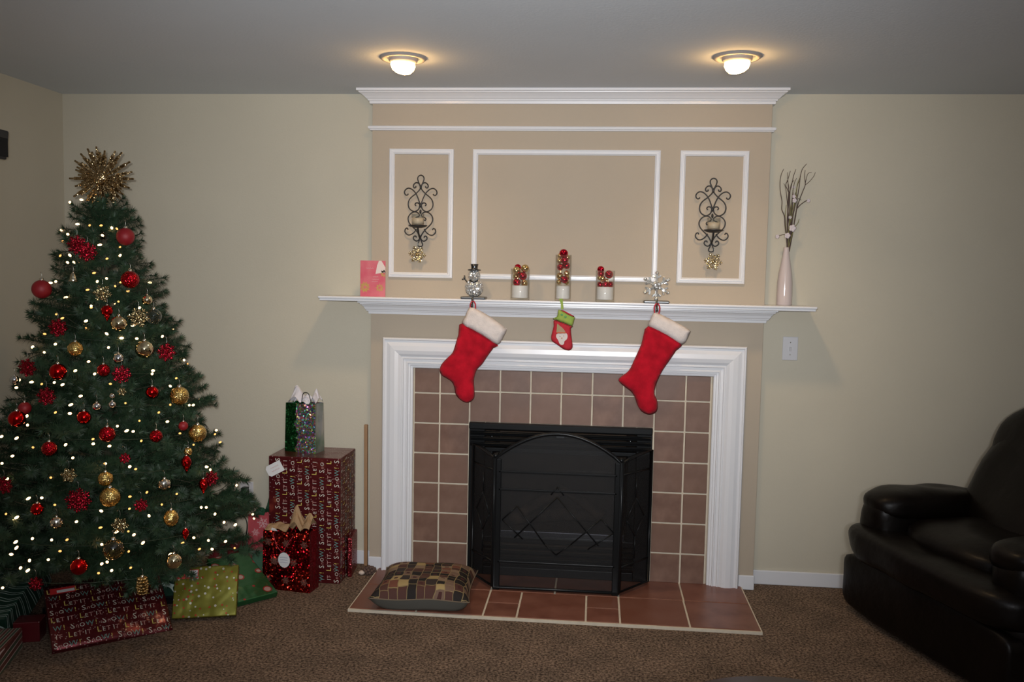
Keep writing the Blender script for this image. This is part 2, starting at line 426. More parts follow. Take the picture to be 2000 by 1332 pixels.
rings = [ring_u(bm, p, z-1.32) for p, z in [(.004, 1.318), (.010, 1.318), (.012, 1.330), (.019, 1.332), (.021, 1.338), (.025, 1.341), (.030, 1.352), (.040, 1.363), (.046, 1.366), (.047, 1.371), (.056, 1.373), (.056, 1.3823)]]
for a, b in zip(rings, rings[1:]):
    for i in range(8): bm.faces.new([a[i], a[(i+1) % 8], b[(i+1) % 8], b[i]])
bm.faces.new(rings[0]); bm.faces.new(rings[-1][::-1])
obj('crown_moulding', bm, m_white, mantel)

# surround: two jambs and a header, mitred
sur = thing('fireplace_surround', 'broad white moulded wooden frame around the brown fireplace tiles', 'surround', (0, 0, .0165))
sp = [(0, .0125), (0, .044), (.004, .050), (.009, .050), (.013, .043), (.022, .043), (.040, .050), (.062, .052), (.080, .047), (.093, .038), (.096, .040), (.103, .040), (.106, .033), (.118, .032), (.121, .035), (.126, .035), (.128, .027), (.137, .026), (.139, .022), (.146, .021), (.150, .018), (.150, .0125)]
SX0, SX1, SZ = -.8945, .8865, 1.2025-.0165
def jamb(side):
    bm = nb(); lo, hi = [], []
    for s, p in sp:
        x = SX0+s if side < 0 else SX1-s
        lo.append(bm.verts.new((x, -p, .0))); hi.append(bm.verts.new((x, -p, SZ-s)))
    for i in range(len(sp)-1): bm.faces.new([lo[i], lo[i+1], hi[i+1], hi[i]])
    bm.faces.new([lo[-1], lo[0], hi[0], hi[-1]]); bm.faces.new(lo)
    obj('jamb', bm, m_white, sur)
jamb(-1); jamb(1)
bm = nb()
a = [bm.verts.new((SX0+s, -p, SZ-s)) for s, p in sp]; b = [bm.verts.new((SX1-s, -p, SZ-s)) for s, p in sp]
for i in range(len(sp)-1): bm.faces.new([a[i], a[i+1], b[i+1], b[i]])
bm.faces.new([a[-1], a[0], b[0], b[-1]])
obj('header', bm, m_white, sur)
# backing board between the moulding and the wall
bm = nb()
for x0, x1, z0_, z1_ in ((SX0, SX0+.15, 0, SZ), (SX1-.15, SX1, 0, SZ), (SX0+.15, SX1-.15, SZ-.15, SZ)): add_box(bm, (x0+.0005, -.0125, z0_), (x1-.0005, -.0115 if z1_ != SZ or True else 0, z1_-.0005))
obj('backing_board', bm, m_white, sur)

# ---------------------------------------------------------------- fireplace insert
ins = thing('fireplace_insert', 'black metal gas fireplace insert with louvres behind the screen', 'fireplace', (0, 0, .0165))
m_brick = M('firebrick', (0.075, 0.052, 0.036), 0.9, var=.35, vscale=14, bump=.3)
m_log = M('log', (0.17, 0.11, 0.07), 0.85, col2=(0.05, 0.035, 0.025), vscale=16, bump=.8, bscale=50)
m_gl = glass('fire_glass', (.75, .75, .76), .6, .03)
Z = .0165
bm = nb()
# face frame with four openings kept free
def fr(bm, x0, x1, z0_, z1_, y0=-.03, y1=-.0115): add_box(bm, (x0, y0, z0_-Z), (x1, y1, z1_-Z))
fr(bm, -.455, -.375, Z, .79); fr(bm, .375, .452, Z, .79); fr(bm, -.375, .375, .755, .79); fr(bm, -.375, .375, .645, .665)
fr(bm, -.375, .375, .185, .215); fr(bm, -.375, .375, Z, .06); fr(bm, -.375, -.335, .215, .645); fr(bm, .335, .375, .215, .645)
obj('face_frame', bm, m_black, ins, bevel=.003)
bm = nb(); add_box(bm, (-.454, -.050, .757-Z), (.451, -.03, .79-Z)); obj('hood', bm, m_black, ins, bevel=.006)
for zc in (.738, .711, .684):
    bm = nb(); add_box(bm, (-.447, -.006, -.002), (.444, .006, .018), Matrix.Rotation(.55, 4, 'X'))
    obj('louvre', bm, m_black, ins, (0, -.040, zc-Z-.006), bevel=.002)
for zc in (.165, .135, .105, .075):
    bm = nb(); add_box(bm, (-.375, -.006, -.002), (.375, .006, .016), Matrix.Rotation(.55, 4, 'X'))
    obj('louvre', bm, m_black, ins, (0, -.026, zc-Z-.006), bevel=.002)
bm = nb(); add_box(bm, (-.02, -.058, .728-Z), (.024, -.046, .738-Z)); obj('glint_block', bm, m_brass, ins, bevel=.003)  # metal block added to stand for the flash glare at the top centre
for x in (-.34, .345):
    bm = nb(); add_lathe(bm, [(0, 0), (.007, 0), (.007, .006), (0, .009)], 10, Matrix.Translation((x, -.03, .722-Z)) @ Matrix.Rotation(PI/2, 4, 'X')); obj('screw', bm, m_brass, ins)
bm = nb(); add_box(bm, (-.335, -.018, .215-Z), (.335, -.015, .645-Z)); obj('glass_pane', bm, m_gl, ins)
bm = nb()
x0, x1, za, zb, ya, yb2 = -.44, .44, .02-Z, .77-Z, -.011, .36
vs = [bm.verts.new(q) for q in ((x0, ya, za), (x1, ya, za), (x1-.1, yb2, za), (x0+.1, yb2, za), (x0, ya, zb), (x1, ya, zb), (x1-.1, yb2, zb), (x0+.1, yb2, zb))]
for f in ((0, 1, 2, 3), (4, 5, 6, 7), (0, 3, 7, 4), (1, 2, 6, 5), (3, 2, 6, 7)): bm.faces.new([vs[i] for i in f])
obj('firebox', bm, m_brick, ins)
bm = nb(); add_box(bm, (-.30, .015, .195-Z), (.33, .05, .235-Z)); obj('ember_tray', bm, M('tray', (.30, .31, .35), .35, metal=.8), ins, bevel=.004)
for (a, b, r) in (((-.26, .12, .27), (.24, .16, .29), .04), ((-.2, .08, .30), (.02, .14, .42), .03), ((.22, .09, .30), (.0, .15, .43), .03)):
    bm = nb(); add_tube(bm, smooth_path([(a[0], a[1], a[2]-Z), ((a[0]+b[0])/2, (a[1]+b[1])/2+.01, (a[2]+b[2])/2-Z+.01), (b[0], b[1], b[2]-Z)], 4), r, 10, r_end=r*.75); obj('log', bm, m_log, ins)

# ---------------------------------------------------------------- folding screen
m_mesh = bpy.data.materials.new('screen_mesh'); nt, N, L, B = nodes(m_mesh)
B.inputs['Base Color'].default_value = (.004, .004, .0045, 1); B.inputs['Roughness'].default_value = .6
t = N.new('ShaderNodeBsdfTransparent'); mx = N.new('ShaderNodeMixShader'); mx.inputs[0].default_value = .5
L.new(t.outputs[0], mx.inputs[1]); L.new(B.outputs[0], mx.inputs[2]); L.new(mx.outputs[0], N['Material Output'].inputs[0])
scr = thing('fireplace_screen', 'black three-panel folding mesh fire screen with arched middle panel', 'fire screen', (0, 0, .0165))
YS = -.232
def panel_frame(name, pts, r=.008):
    bm = nb(); add_tube(bm, pts, r, 8, closed=True); return obj(name, bm, m_black, scr)
arch = [(-.297+.594*t, YS, .655-Z+.128*math.sin(PI*t)**.85) for t in [i/16 for i in range(17)]]
panel_frame('panel_frame', [(-.297, YS, .012)]+arch+[(.297, YS, .012)], .010)
bm = nb()
xs = [-.297+.594*i/16 for i in range(17)]
lo = [bm.verts.new((x, YS, .012)) for x in xs]; hi = [bm.verts.new((x, YS, p[2])) for x, p in zip(xs, arch)]
for i in range(16): bm.faces.new([lo[i], lo[i+1], hi[i+1], hi[i]])
obj('mesh_panel', bm, m_mesh, scr)
for x in (-.285, .285):
    bm = nb(); add_box(bm, (x-.017, YS-.006, 0), (x+.017, YS+.006, .655-Z)); obj('post', bm, m_black, scr, bevel=.004)
for zc in (.593, .507, .155):
    bm = nb(); add_box(bm, (-.28, YS-.006, zc-Z-.005), (.28, YS+.004, zc-Z+.005)); obj('cross_bar', bm, m_black, scr, bevel=.002)
for x in (-.297, .297):
    bm = nb(); add_ball(bm, (x, YS, .668-Z), .014, 12, 8); obj('finial', bm, m_black, scr)
sc2 = [((-.20, .275), (.0, .48)), ((.0, .48), (.20, .255)), ((-.19, .43), (-.26, .36)), ((-.19, .43), (-.055, .25)), ((-.26, .36), (-.16, .27)), ((.21, .385), (.07, .255)), ((.21, .385), (.27, .32)), ((.27, .32), (.15, .235)), ((.0, .53), (-.03, .49)), ((.0, .53), (.03, .49)), ((-.055, .25), (0, .2)), ((.07, .255), (0, .2))]
for a, b in sc2:
    bm = nb(); add_tube(bm, [(a[0], YS-.004, a[1]-Z), (b[0], YS-.004, b[1]-Z)], .0035, 6); obj('scroll_wire', bm, m_black, scr)
for s, xo, yo, zo in ((-1, -.428, -.058, .665), (1, .448, -.05, .66)):
    xi = s*.302; yi = YS
    a = Vector((xi, yi, 0)); b = Vector((xo, yo, 0)); d = b-a
    pt = lambda u, z: (a+d*u)+Vector((0, 0, z-Z+.012))
    panel_frame('panel_frame', [pt(0, .02), pt(0, .645)]+[pt(u, .645+.03*math.sin(PI*u*.5)) for u in (.3, .6, 1)]+[pt(1, .02)], .009)
    bm = nb(); q = [bm.verts.new(v) for v in (pt(0, .02), pt(1, .02), pt(1, .66), pt(0, .645))]; bm.faces.new(q); obj('mesh_panel', bm, m_mesh, scr)
    for z_ in (.585, .14):
        bm = nb(); add_tube(bm, [pt(.03, z_), pt(.97, z_)], .005, 6); obj('cross_bar', bm, m_black, scr)
    for (u0, z0_), (u1, z1_) in (((.5, .55), (.5, .46)), ((.5, .46), (.2, .36)), ((.5, .46), (.8, .36)), ((.2, .36), (.5, .27)), ((.8, .36), (.5, .27)), ((.5, .27), (.5, .16))):
        bm = nb(); add_tube(bm, [pt(u0, z0_), pt(u1, z1_)], .0035, 6); obj('scroll_wire', bm, m_black, scr)

# ---------------------------------------------------------------- ceiling lights
m_bulb = emis('lamp_glass', (1.0, .57, .20), 40)
m_ring = M('lamp_ring', (.34, .32, .31), .6)
for (x, lab, tilt) in ((-.668, 'glowing round recessed ceiling lamp above the left side of the mantel', .3), (.697, 'glowing round recessed ceiling lamp above the right side of the mantel', -.3)):
    y = -.655
    t = thing('recessed_light', lab, 'ceiling light', (x, y, H), group='recessed ceiling lamps')
    bm = nb(); add_lathe(bm, [(.072, -.001), (.078, -.010), (.090, -.009), (.098, -.001)], 40, cap=False); obj('trim_ring', bm, m_ring, t)
    bm = nb(); add_lathe(bm, [(.062, -.001), (.060, -.014), (.050, -.024), (.046, -.024), (.052, -.012), (.054, -.001)], 32, cap=False); obj('eyeball', bm, m_ring, t)
    bm = nb(); add_lathe(bm, [(0, -.044), (.020, -.042), (.038, -.034), (.049, -.018), (.052, .0), (.046, .014), (.03, .022), (0, .024)], 28, Matrix.Rotation(tilt, 4, 'Y') @ Matrix.Rotation(.25, 4, 'X'), cap=False)
    obj('bulb', bm, m_bulb, t, (0, 0, -.024))
    l = lamp('lamp_beam', 'SPOT', (x, y, H-.085), 19, (1.0, .70, .40), (x*.98, y+.12, 0), spot_size=math.radians(130), spot_blend=1.0, shadow_soft_size=.05)
# ---------------------------------------------------------------- Christmas tree
BULBS=[(-2.084, -0.752, 1.799), (-2.047, -0.727, 1.812), (-2.025, -0.795, 1.705), (-1.963, -0.809, 1.7), (-1.921, -0.794, 1.701), (-1.884, -0.777, 1.692), (-1.877, -0.75, 1.69), (-2.113, -0.771, 1.679), (-2.074, -0.787, 1.662), (-1.942, -0.812, 1.674), (-1.907, -0.809, 1.659), (-2.11, -0.767, 1.633), (-1.912, -0.822, 1.619), (-1.851, -0.773, 1.612), (-1.841, -0.791, 1.577), (-2.095, -0.81, 1.571), (-2.036, -0.836, 1.573), (-1.879, -0.826, 1.562), (-2.036, -0.853, 1.543), (-1.996, -0.872, 1.544), (-1.907, -0.876, 1.502), (-1.893, -0.877, 1.467), (-1.86, -0.864, 1.48), (-1.819, -0.826, 1.465), (-1.829, -0.854, 1.449), (-2.082, -0.865, 1.463), (-2.125, -0.834, 1.456), (-1.916, -0.91, 1.433), (-1.793, -0.819, 1.428), (-2.005, -0.919, 1.4), (-1.805, -0.873, 1.386), (-1.89, -0.929, 1.368), (-1.744, -0.764, 1.39), (-2.024, -0.955, 1.332), (-1.997, -0.958, 1.317), (-2.063, -0.975, 1.252), (-1.894, -0.923, 1.361), (-1.896, -0.958, 1.308), (-1.818, -0.942, 1.257), (-1.768, -0.919, 1.239), (-1.726, -0.876, 1.235), (-1.677, -0.756, 1.237), (-2.004, -0.997, 1.214), (-1.806, -0.951, 1.202), (-2.05, -1.0, 1.18), (-1.862, -1.001, 1.148), (-1.901, -1.03, 1.113), (-1.828, -1.017, 1.101), (-1.666, -0.86, 1.102), (-1.66, -0.879, 1.091), (-1.608, -0.775, 1.062), (-1.611, -0.822, 1.034), (-2.141, -1.027, 1.068), (-2.153, -1.029, 1.037), (-1.973, -1.057, 1.067), (-1.936, -1.061, 1.06), (-2.022, -1.063, 1.06), (-2.081, -1.039, 1.063), (-1.767, -1.009, 1.062), (-1.864, -1.057, 1.016), (-1.887, -1.087, 0.985), (-1.938, -1.108, 0.956), (-1.889, -1.091, 0.951), (-1.709, -1.002, 0.985), (-1.594, -0.858, 0.961), (-1.555, -0.767, 0.947), (-1.555, -0.73, 0.942), (-1.617, -0.911, 0.936), (-1.661, -0.984, 0.912), (-1.582, -0.908, 0.899), (-2.063, -1.099, 0.936), (-2.044, -1.124, 0.905), (-1.716, -1.052, 0.9), (-2.079, -1.141, 0.855), (-1.788, -1.103, 0.855), (-1.783, -1.11, 0.838), (-1.729, -1.089, 0.827), (-1.686, -1.037, 0.88), (-1.671, -1.015, 0.874), (-1.637, -1.016, 0.837), (-1.544, -0.877, 0.846), (-1.504, -0.838, 0.792), (-1.88, -1.137, 0.836), (-1.997, -1.163, 0.826), (-1.844, -1.149, 0.788), (-1.73, -1.117, 0.763), (-1.653, -1.077, 0.746), (-2.079, -1.168, 0.79), (-2.13, -1.158, 0.757), (-1.458, -0.821, 0.697), (-2.166, -1.107, 0.852), (-1.751, -0.859, 1.288), (-1.75, -0.807, 1.359), (-1.7, -0.842, 1.204), (-2.123, -0.965, 1.197), (-1.897, -0.958, 1.278), (-1.729, -1.121, 0.764), (-1.651, -1.083, 0.746), (-1.637, -1.062, 0.733), (-1.464, -0.802, 0.691), (-1.446, -0.807, 0.681), (-2.084, -1.195, 0.705), (-1.975, -1.23, 0.643), (-1.925, -1.224, 0.646), (-1.869, -1.23, 0.623), (-1.585, -1.075, 0.645), (-1.633, -1.115, 0.636), (-1.538, -1.048, 0.591), (-1.509, -0.981, 0.618), (-1.707, -1.191, 0.596), (-1.629, -1.127, 0.591), (-2.053, -1.25, 0.585), (-2.002, -1.262, 0.577), (-2.018, -1.254, 0.569), (-1.781, -1.234, 0.563), (-1.698, -1.213, 0.538), (-1.648, -1.189, 0.517), (-1.612, -1.168, 0.514), (-1.598, -1.153, 0.497), (-1.436, -0.917, 0.549), (-1.427, -0.89, 0.542), (-1.397, -0.874, 0.511), (-1.375, -0.835, 0.466), (-1.35, -0.778, 0.44), (-1.921, -1.291, 0.508), (-1.852, -1.28, 0.503), (-1.798, -1.269, 0.503), (-1.987, -1.292, 0.492), (-1.979, -1.3, 0.473), (-1.992, -1.312, 0.451), (-1.817, -1.284, 0.463), (-1.687, -1.225, 0.477), (-1.565, -1.147, 0.465), (-1.458, -1.039, 0.437), (-1.431, -0.997, 0.446), (-1.389, -0.955, 0.424), (-1.349, -0.881, 0.399), (-1.407, -0.999, 0.401), (-1.377, -0.948, 0.386), (-1.329, -0.836, 0.358), (-1.922, -1.309, 0.43), (-1.853, -1.301, 0.434), (-1.914, -1.332, 0.4), (-1.943, -1.331, 0.408), (-1.674, -1.249, 0.41), (-1.656, -1.243, 0.416), (-1.582, -1.209, 0.386), (-1.599, -1.191, 0.443), (-1.479, -1.099, 0.408), (-1.675, -1.27, 0.381), (-2.0, -1.353, 0.337), (-1.637, -1.246, 0.385), (-1.907, -1.193, 0.718), (-1.565, -1.098, 0.558), (-2.093, -0.454, 1.301), (-2.435, -0.49, 0.682), (-2.03, -0.368, 1.145), (-2.029, -0.04, 0.315), (-2.19, -0.206, 0.626), (-2.277, -0.401, 0.902), (-2.197, -0.453, 1.142), (-2.137, -0.238, 0.752), (-2.18, -0.502, 1.259), (-2.342, -0.387, 0.755), (-2.068, -0.498, 1.431), (-2.115, -0.627, 1.569), (-1.988, -0.297, 0.974), (-2.409, -0.321, 0.516), (-1.957, -0.512, 1.519), (-2.131, -0.43, 1.199), (-1.751, -0.52, 1.249), (-2.019, -0.434, 1.314), (-1.895, -0.382, 1.165), (-2.19, -0.43, 1.111), (-2.147, -0.406, 1.128), (-1.448, -0.327, 0.336), (-2.127, -0.285, 0.873), (-2.216, -0.201, 0.585), (-1.66, -0.595, 1.12), (-1.683, -0.396, 0.913), (-1.436, -0.373, 0.37), (-1.588, -0.386, 0.713), (-1.442, -0.545, 0.551), (-1.825, -0.298, 0.905), (-2.042, -0.351, 1.095), (-2.435, -0.424, 0.609), (-1.78, -0.062, 0.301), (-1.829, -0.196, 0.662), (-2.424, -0.298, 0.45), (-1.532, -0.567, 0.786), (-1.668, -0.546, 1.098), (-1.802, -0.353, 1.009), (-2.304, -0.557, 1.055), (-1.914, -0.458, 1.364), (-2.054, -0.461, 1.357), (-1.581, -0.443, 0.78), (-2.02, -0.339, 1.075), (-2.126, -0.628, 1.544), (-1.827, -0.377, 1.091), (-1.785, -0.651, 1.462)]
ORN=[
 ('red_matte', -1.816, -0.791, 1.656, 0.0366, 'dull red ball hanging off the right side just below the star topper'),
 ('red_glitter', -1.768, -0.846, 1.477, 0.0361, 'glittery red ball on the right edge, below the topmost dull red ball'),
 ('red_matte', -2.098, -0.936, 1.432, 0.0377, 'large dull red ball hanging off the left edge of the upper tree'),
 ('flake_red', -1.971, -0.89, 1.616, 0.04, 'red glitter snowflake below the topper, left one of a touching pair'),
 ('flake_red', -1.924, -0.895, 1.588, 0.0399, 'red glitter snowflake below the topper, right one of a touching pair'),
 ('flake_gold', -1.838, -0.935, 1.42, 0.0353, 'gold glitter snowflake in the middle of the upper tree'),
 ('bell', -1.969, -0.923, 1.484, 0.0188, 'tiny silver gold bell among upper branches beside the big left red ball'),
 ('red_shiny', -1.82, -0.934, 1.35, 0.0229, 'small shiny red ball straight under the upper gold snowflake'),
 ('red_drop', -1.815, -0.942, 1.326, 0.0104, 'tiny red teardrop touching the small shiny red ball above it'),
 ('mirror_gold', -1.721, -0.799, 1.392, 0.0215, 'small mirrored gold ball on the right edge above the clear glass ball'),
 ('mirror_gold', -1.765, -0.944, 1.3, 0.0311, 'mirrored pale gold ball right of the small shiny red ball'),
 ('flake_gold', -1.715, -0.882, 1.323, 0.0421, 'gold glitter snowflake in front of the clear glass ball on right edge'),
 ('clear', -1.68, -0.823, 1.325, 0.0321, 'clear glass ball sticking out of the right edge behind gold snowflake'),
 ('flake_red', -1.974, -1.025, 1.283, 0.0367, 'red glitter snowflake on the left side below the large dull red ball'),
 ('gold_glitter', -1.889, -1.047, 1.203, 0.0284, 'gold glitter ball left of centre under two tree lights'),
 ('mirror_gold', -1.675, -0.912, 1.195, 0.0356, 'big mirrored gold ball speckled with glitter beside the edge red snowflake'),
 ('flake_red', -1.62, -0.835, 1.178, 0.0384, 'bright red snowflake on the right edge, clear against the beige wall'),
 ('flake_red', -2.072, -1.077, 1.125, 0.0364, 'red glitter snowflake hanging free at the left edge of the tree'),
 ('red_shiny', -1.935, -1.091, 1.115, 0.0321, 'shiny red ball with bright highlight right of the left edge snowflake'),
 ('red_glitter', -1.787, -1.023, 1.118, 0.0245, 'red glitter ball left of the snowflake under the silver ball'),
 ('silver', -1.75, -0.978, 1.162, 0.0206, 'shiny silver ball directly above a dark red snowflake'),
 ('flake_red', -1.719, -1.011, 1.102, 0.0368, 'dark red snowflake hanging directly beneath a shiny silver ball'),
 ('silver', -2.143, -1.055, 1.072, 0.0184, 'dull silver ball at the far left edge beneath the red snowflake'),
 ('flake_red', -1.96, -1.13, 1.022, 0.0358, 'dark red snowflake above the gap in the left branches'),
 ('flake_gold', -1.715, -1.017, 1.033, 0.0163, 'tiny pale gold snowflake in the middle of the tree'),
 ('silver', -1.782, -1.083, 0.981, 0.0161, 'small silver ball above and right of a shiny red ball'),
 ('silver', -1.735, -1.054, 0.986, 0.0142, 'tiny silver ball, right neighbour of another small silver ball'),
 ('silver', -1.741, -1.043, 1.019, 0.0101, 'smallest silver bead ball above the two small silver balls'),
 ('red_shiny', -1.631, -0.938, 1.023, 0.025, 'shiny red ball on the right side beside the gold glitter ball'),
 ('gold_glitter', -1.553, -0.861, 1.0, 0.0383, 'large gold glitter ball on the right edge, upper of two there'),
 ('red_matte', -2.115, -1.035, 0.956, 0.0247, 'dull red ball behind the shiny red ball at the left edge'),
 ('red_shiny', -2.064, -1.158, 0.935, 0.0318, 'shiny red ball at the left edge beside the gap in branches'),
 ('red_shiny', -1.816, -1.115, 0.942, 0.0259, 'shiny red ball in the middle below the small silver ball'),
 ('red_glitter', -1.72, -1.119, 0.88, 0.0299, 'red glitter ball just right of centre at mid height'),
 ('red_glitter', -1.587, -0.993, 0.854, 0.0247, 'red glitter ball on the right with a silver cap, mid height'),
 ('red_glitter', -1.905, -1.202, 0.833, 0.0274, 'red glitter ball left of centre in the lower half'),
 ('red_matte', -1.528, -0.879, 0.878, 0.0191, 'small dull red ball half hidden left of the right edge gold ball'),
 ('gold_glitter', -1.481, -0.849, 0.844, 0.0363, 'gold glitter ball hanging free at right edge over beige wall, lower of two'),
 ('gold_glitter', -1.496, -0.906, 0.777, 0.0168, 'small gold ball hanging above the long red drop'),
 ('red_drop', -1.49, -0.934, 0.732, 0.0209, 'long red glitter drop hanging under a small gold ball'),
 ('flake_red', -1.659, -1.102, 0.784, 0.02, 'small dark red snowflake low on the tree above a gold ball'),
 ('gold_glitter', -1.695, -1.179, 0.719, 0.0275, 'gold glitter ball, upper of two touching gold balls low on tree'),
 ('gold_glitter', -1.668, -1.196, 0.653, 0.0371, 'largest gold glitter ball, lower of two touching gold balls'),
 ('flake_red', -1.766, -1.244, 0.649, 0.0464, 'largest red snowflake, left of the lower touching gold ball'),
 ('flake_red', -1.581, -1.13, 0.608, 0.0259, 'small red snowflake low on the tree, left of an oval gold ball'),
 ('red_shiny', -1.912, -1.272, 0.616, 0.0231, 'dark shiny red ball low on the left side of the tree'),
 ('mosaic', -1.832, -1.277, 0.569, 0.023, 'silver mirror mosaic ball low on the left near dark red ball'),
 ('gold_oval', -1.48, -1.088, 0.55, 0.0281, 'oval gold glitter ornament low on the right side'),
 ('flake_red', -2.053, -1.257, 0.697, 0.0329, 'red snowflake cut by the left picture edge, low on tree'),
 ('red_drop', -1.433, -0.904, 0.636, 0.019, 'shiny red drop on the lower right edge below a red snowflake'),
 ('flake_red', -1.412, -0.877, 0.662, 0.0319, 'red snowflake at the lower right edge behind a shiny red drop'),
 ('red_drop', -1.44, -1.051, 0.477, 0.0142, 'slim red drop just above a light low on the right'),
 ('mosaic', -1.53, -1.041, 0.671, 0.0244, 'silver mirror mosaic ball on the right in the lower half'),
 ('mirror_gold', -1.444, -1.142, 0.397, 0.0298, 'mirrored gold ball at the bottom, above the green dotted present'),
 ('clear_gold', -1.624, -1.255, 0.47, 0.0385, 'clear gold glass ball near the bottom of the tree'),
 ('flake_gold', -1.62, -1.214, 0.551, 0.0311, 'dull gold snowflake low in the middle under a light'),
 ('flake_gold', -1.816, -1.222, 0.738, 0.0291, 'dull gold snowflake left of the two touching gold balls'),
 ('red_shiny', -1.719, -1.324, 0.422, 0.0303, 'very dark red ball at the bottom above the snow lettered present'),
 ('cone_gold', -1.516, -1.246, 0.333, 0.027, 'gold glitter pine cone hanging low in front of snow lettered present'),
 ('flake_red', -1.906, -1.299, 0.338, 0.0269, 'dark red snowflake hanging at the bottom left beside wavy present'),
]
STK_L_BODY=[(-0.047, -0.077), (0.117, -0.17), (0.102, -0.195), (0.074, -0.235), (0.048, -0.275), (0.021, -0.305), (0.01, -0.354), (0.014, -0.407), (0.012, -0.439), (-0.008, -0.46), (-0.034, -0.461), (-0.061, -0.445), (-0.078, -0.423), (-0.085, -0.39), (-0.098, -0.364), (-0.122, -0.348), (-0.148, -0.333), (-0.158, -0.31), (-0.149, -0.28), (-0.123, -0.25), (-0.097, -0.223), (-0.084, -0.187), (-0.069, -0.134)]
STK_L_CUFF=[(-0.015, 0.001), (0.019, -0.008), (0.09, -0.046), (0.156, -0.093), (0.164, -0.104), (0.153, -0.132), (0.12, -0.178), (0.046, -0.135), (-0.048, -0.085), (-0.039, -0.049)]
STK_R_BODY=[(-0.034, -0.074), (0.116, -0.151), (0.095, -0.192), (0.07, -0.232), (0.04, -0.279), (0.021, -0.316), (0.006, -0.359), (0.001, -0.399), (0.015, -0.432), (0.017, -0.471), (0.004, -0.492), (-0.025, -0.499), (-0.058, -0.484), (-0.078, -0.455), (-0.093, -0.415), (-0.113, -0.389), (-0.14, -0.37), (-0.163, -0.351), (-0.17, -0.335), (-0.154, -0.318), (-0.122, -0.29), (-0.098, -0.237), (-0.068, -0.164)]
STK_R_CUFF=[(-0.013, -0.014), (0.015, -0.019), (0.084, -0.052), (0.152, -0.089), (0.155, -0.109), (0.123, -0.161), (0.047, -0.12), (-0.035, -0.082), (-0.032, -0.052)]
MINI_BODY=[(-0.024, -0.097), (0.057, -0.123), (0.052, -0.137), (0.056, -0.176), (0.062, -0.212), (0.061, -0.23), (0.05, -0.241), (0.034, -0.241), (0.015, -0.234), (-0.014, -0.214), (-0.036, -0.2), (-0.041, -0.18), (-0.037, -0.158), (-0.03, -0.127)]
MINI_CUFF=[(-0.01, -0.051), (0.003, -0.051), (0.067, -0.081), (0.068, -0.089), (0.058, -0.123), (0.031, -0.116), (-0.002, -0.104), (-0.03, -0.091), (-0.015, -0.08)]
MINI_LIN=[(0.001, -0.049), (0.017, -0.051), (0.066, -0.076), (0.067, -0.082), (0.038, -0.07)]
MINI_FACE=[(-0.013, -0.163), (0.007, -0.161), (0.03, -0.158), (0.038, -0.172), (0.034, -0.188), (0.024, -0.197), (0.021, -0.211), (0.011, -0.215), (0.001, -0.21), (-0.006, -0.194), (-0.016, -0.178)]
MINI_HAT=[(-0.002, -0.123), (0.013, -0.134), (0.027, -0.154), (0.007, -0.16), (-0.014, -0.159), (-0.014, -0.139), (-0.012, -0.115)]
MINI_LOOP=[(-0.007, 0.004), (0.01, 0.005), (0.015, -0.045), (0.003, -0.047), (0.002, -0.022)]
GB_L=[('gold', -0.23, -0.073, 1.547, 0.0194), ('red', -0.226, -0.047, 1.563, 0.0161), ('gold', -0.188, -0.073, 1.558, 0.0194), ('gold', -0.236, -0.047, 1.519, 0.0161), ('red', -0.198, -0.073, 1.521, 0.02), ('gold', -0.218, -0.047, 1.537, 0.0129), ('red', -0.227, -0.073, 1.491, 0.0187), ('gold', -0.192, -0.047, 1.487, 0.0161)]
GB_C=[('red', -0.003, -0.073, 1.634, 0.021), ('gold', -0.025, -0.047, 1.622, 0.0129), ('red', 0.003, -0.073, 1.601, 0.0177), ('gold', 0.02, -0.047, 1.615, 0.0135), ('gold', -0.027, -0.073, 1.598, 0.0135), ('red', 0.02, -0.047, 1.575, 0.0161), ('red', -0.018, -0.073, 1.568, 0.0161), ('red', -0.0, -0.047, 1.576, 0.0129), ('gold', -0.022, -0.073, 1.525, 0.0168), ('gold', 0.017, -0.047, 1.538, 0.0145), ('red', 0.004, -0.073, 1.508, 0.0177), ('gold', 0.022, -0.047, 1.516, 0.0129), ('gold', -0.026, -0.073, 1.496, 0.0123), ('gold', 0.014, -0.047, 1.495, 0.0116)]
GB_R=[('red', 0.177, -0.073, 1.56, 0.0168), ('red', 0.176, -0.047, 1.54, 0.0161), ('red', 0.217, -0.073, 1.537, 0.02), ('gold', 0.167, -0.047, 1.52, 0.0123), ('gold', 0.187, -0.073, 1.516, 0.0145), ('gold', 0.206, -0.047, 1.506, 0.0123), ('red', 0.202, -0.073, 1.489, 0.0145), ('red', 0.173, -0.047, 1.487, 0.0145), ('red', 0.228, -0.073, 1.489, 0.0145)]
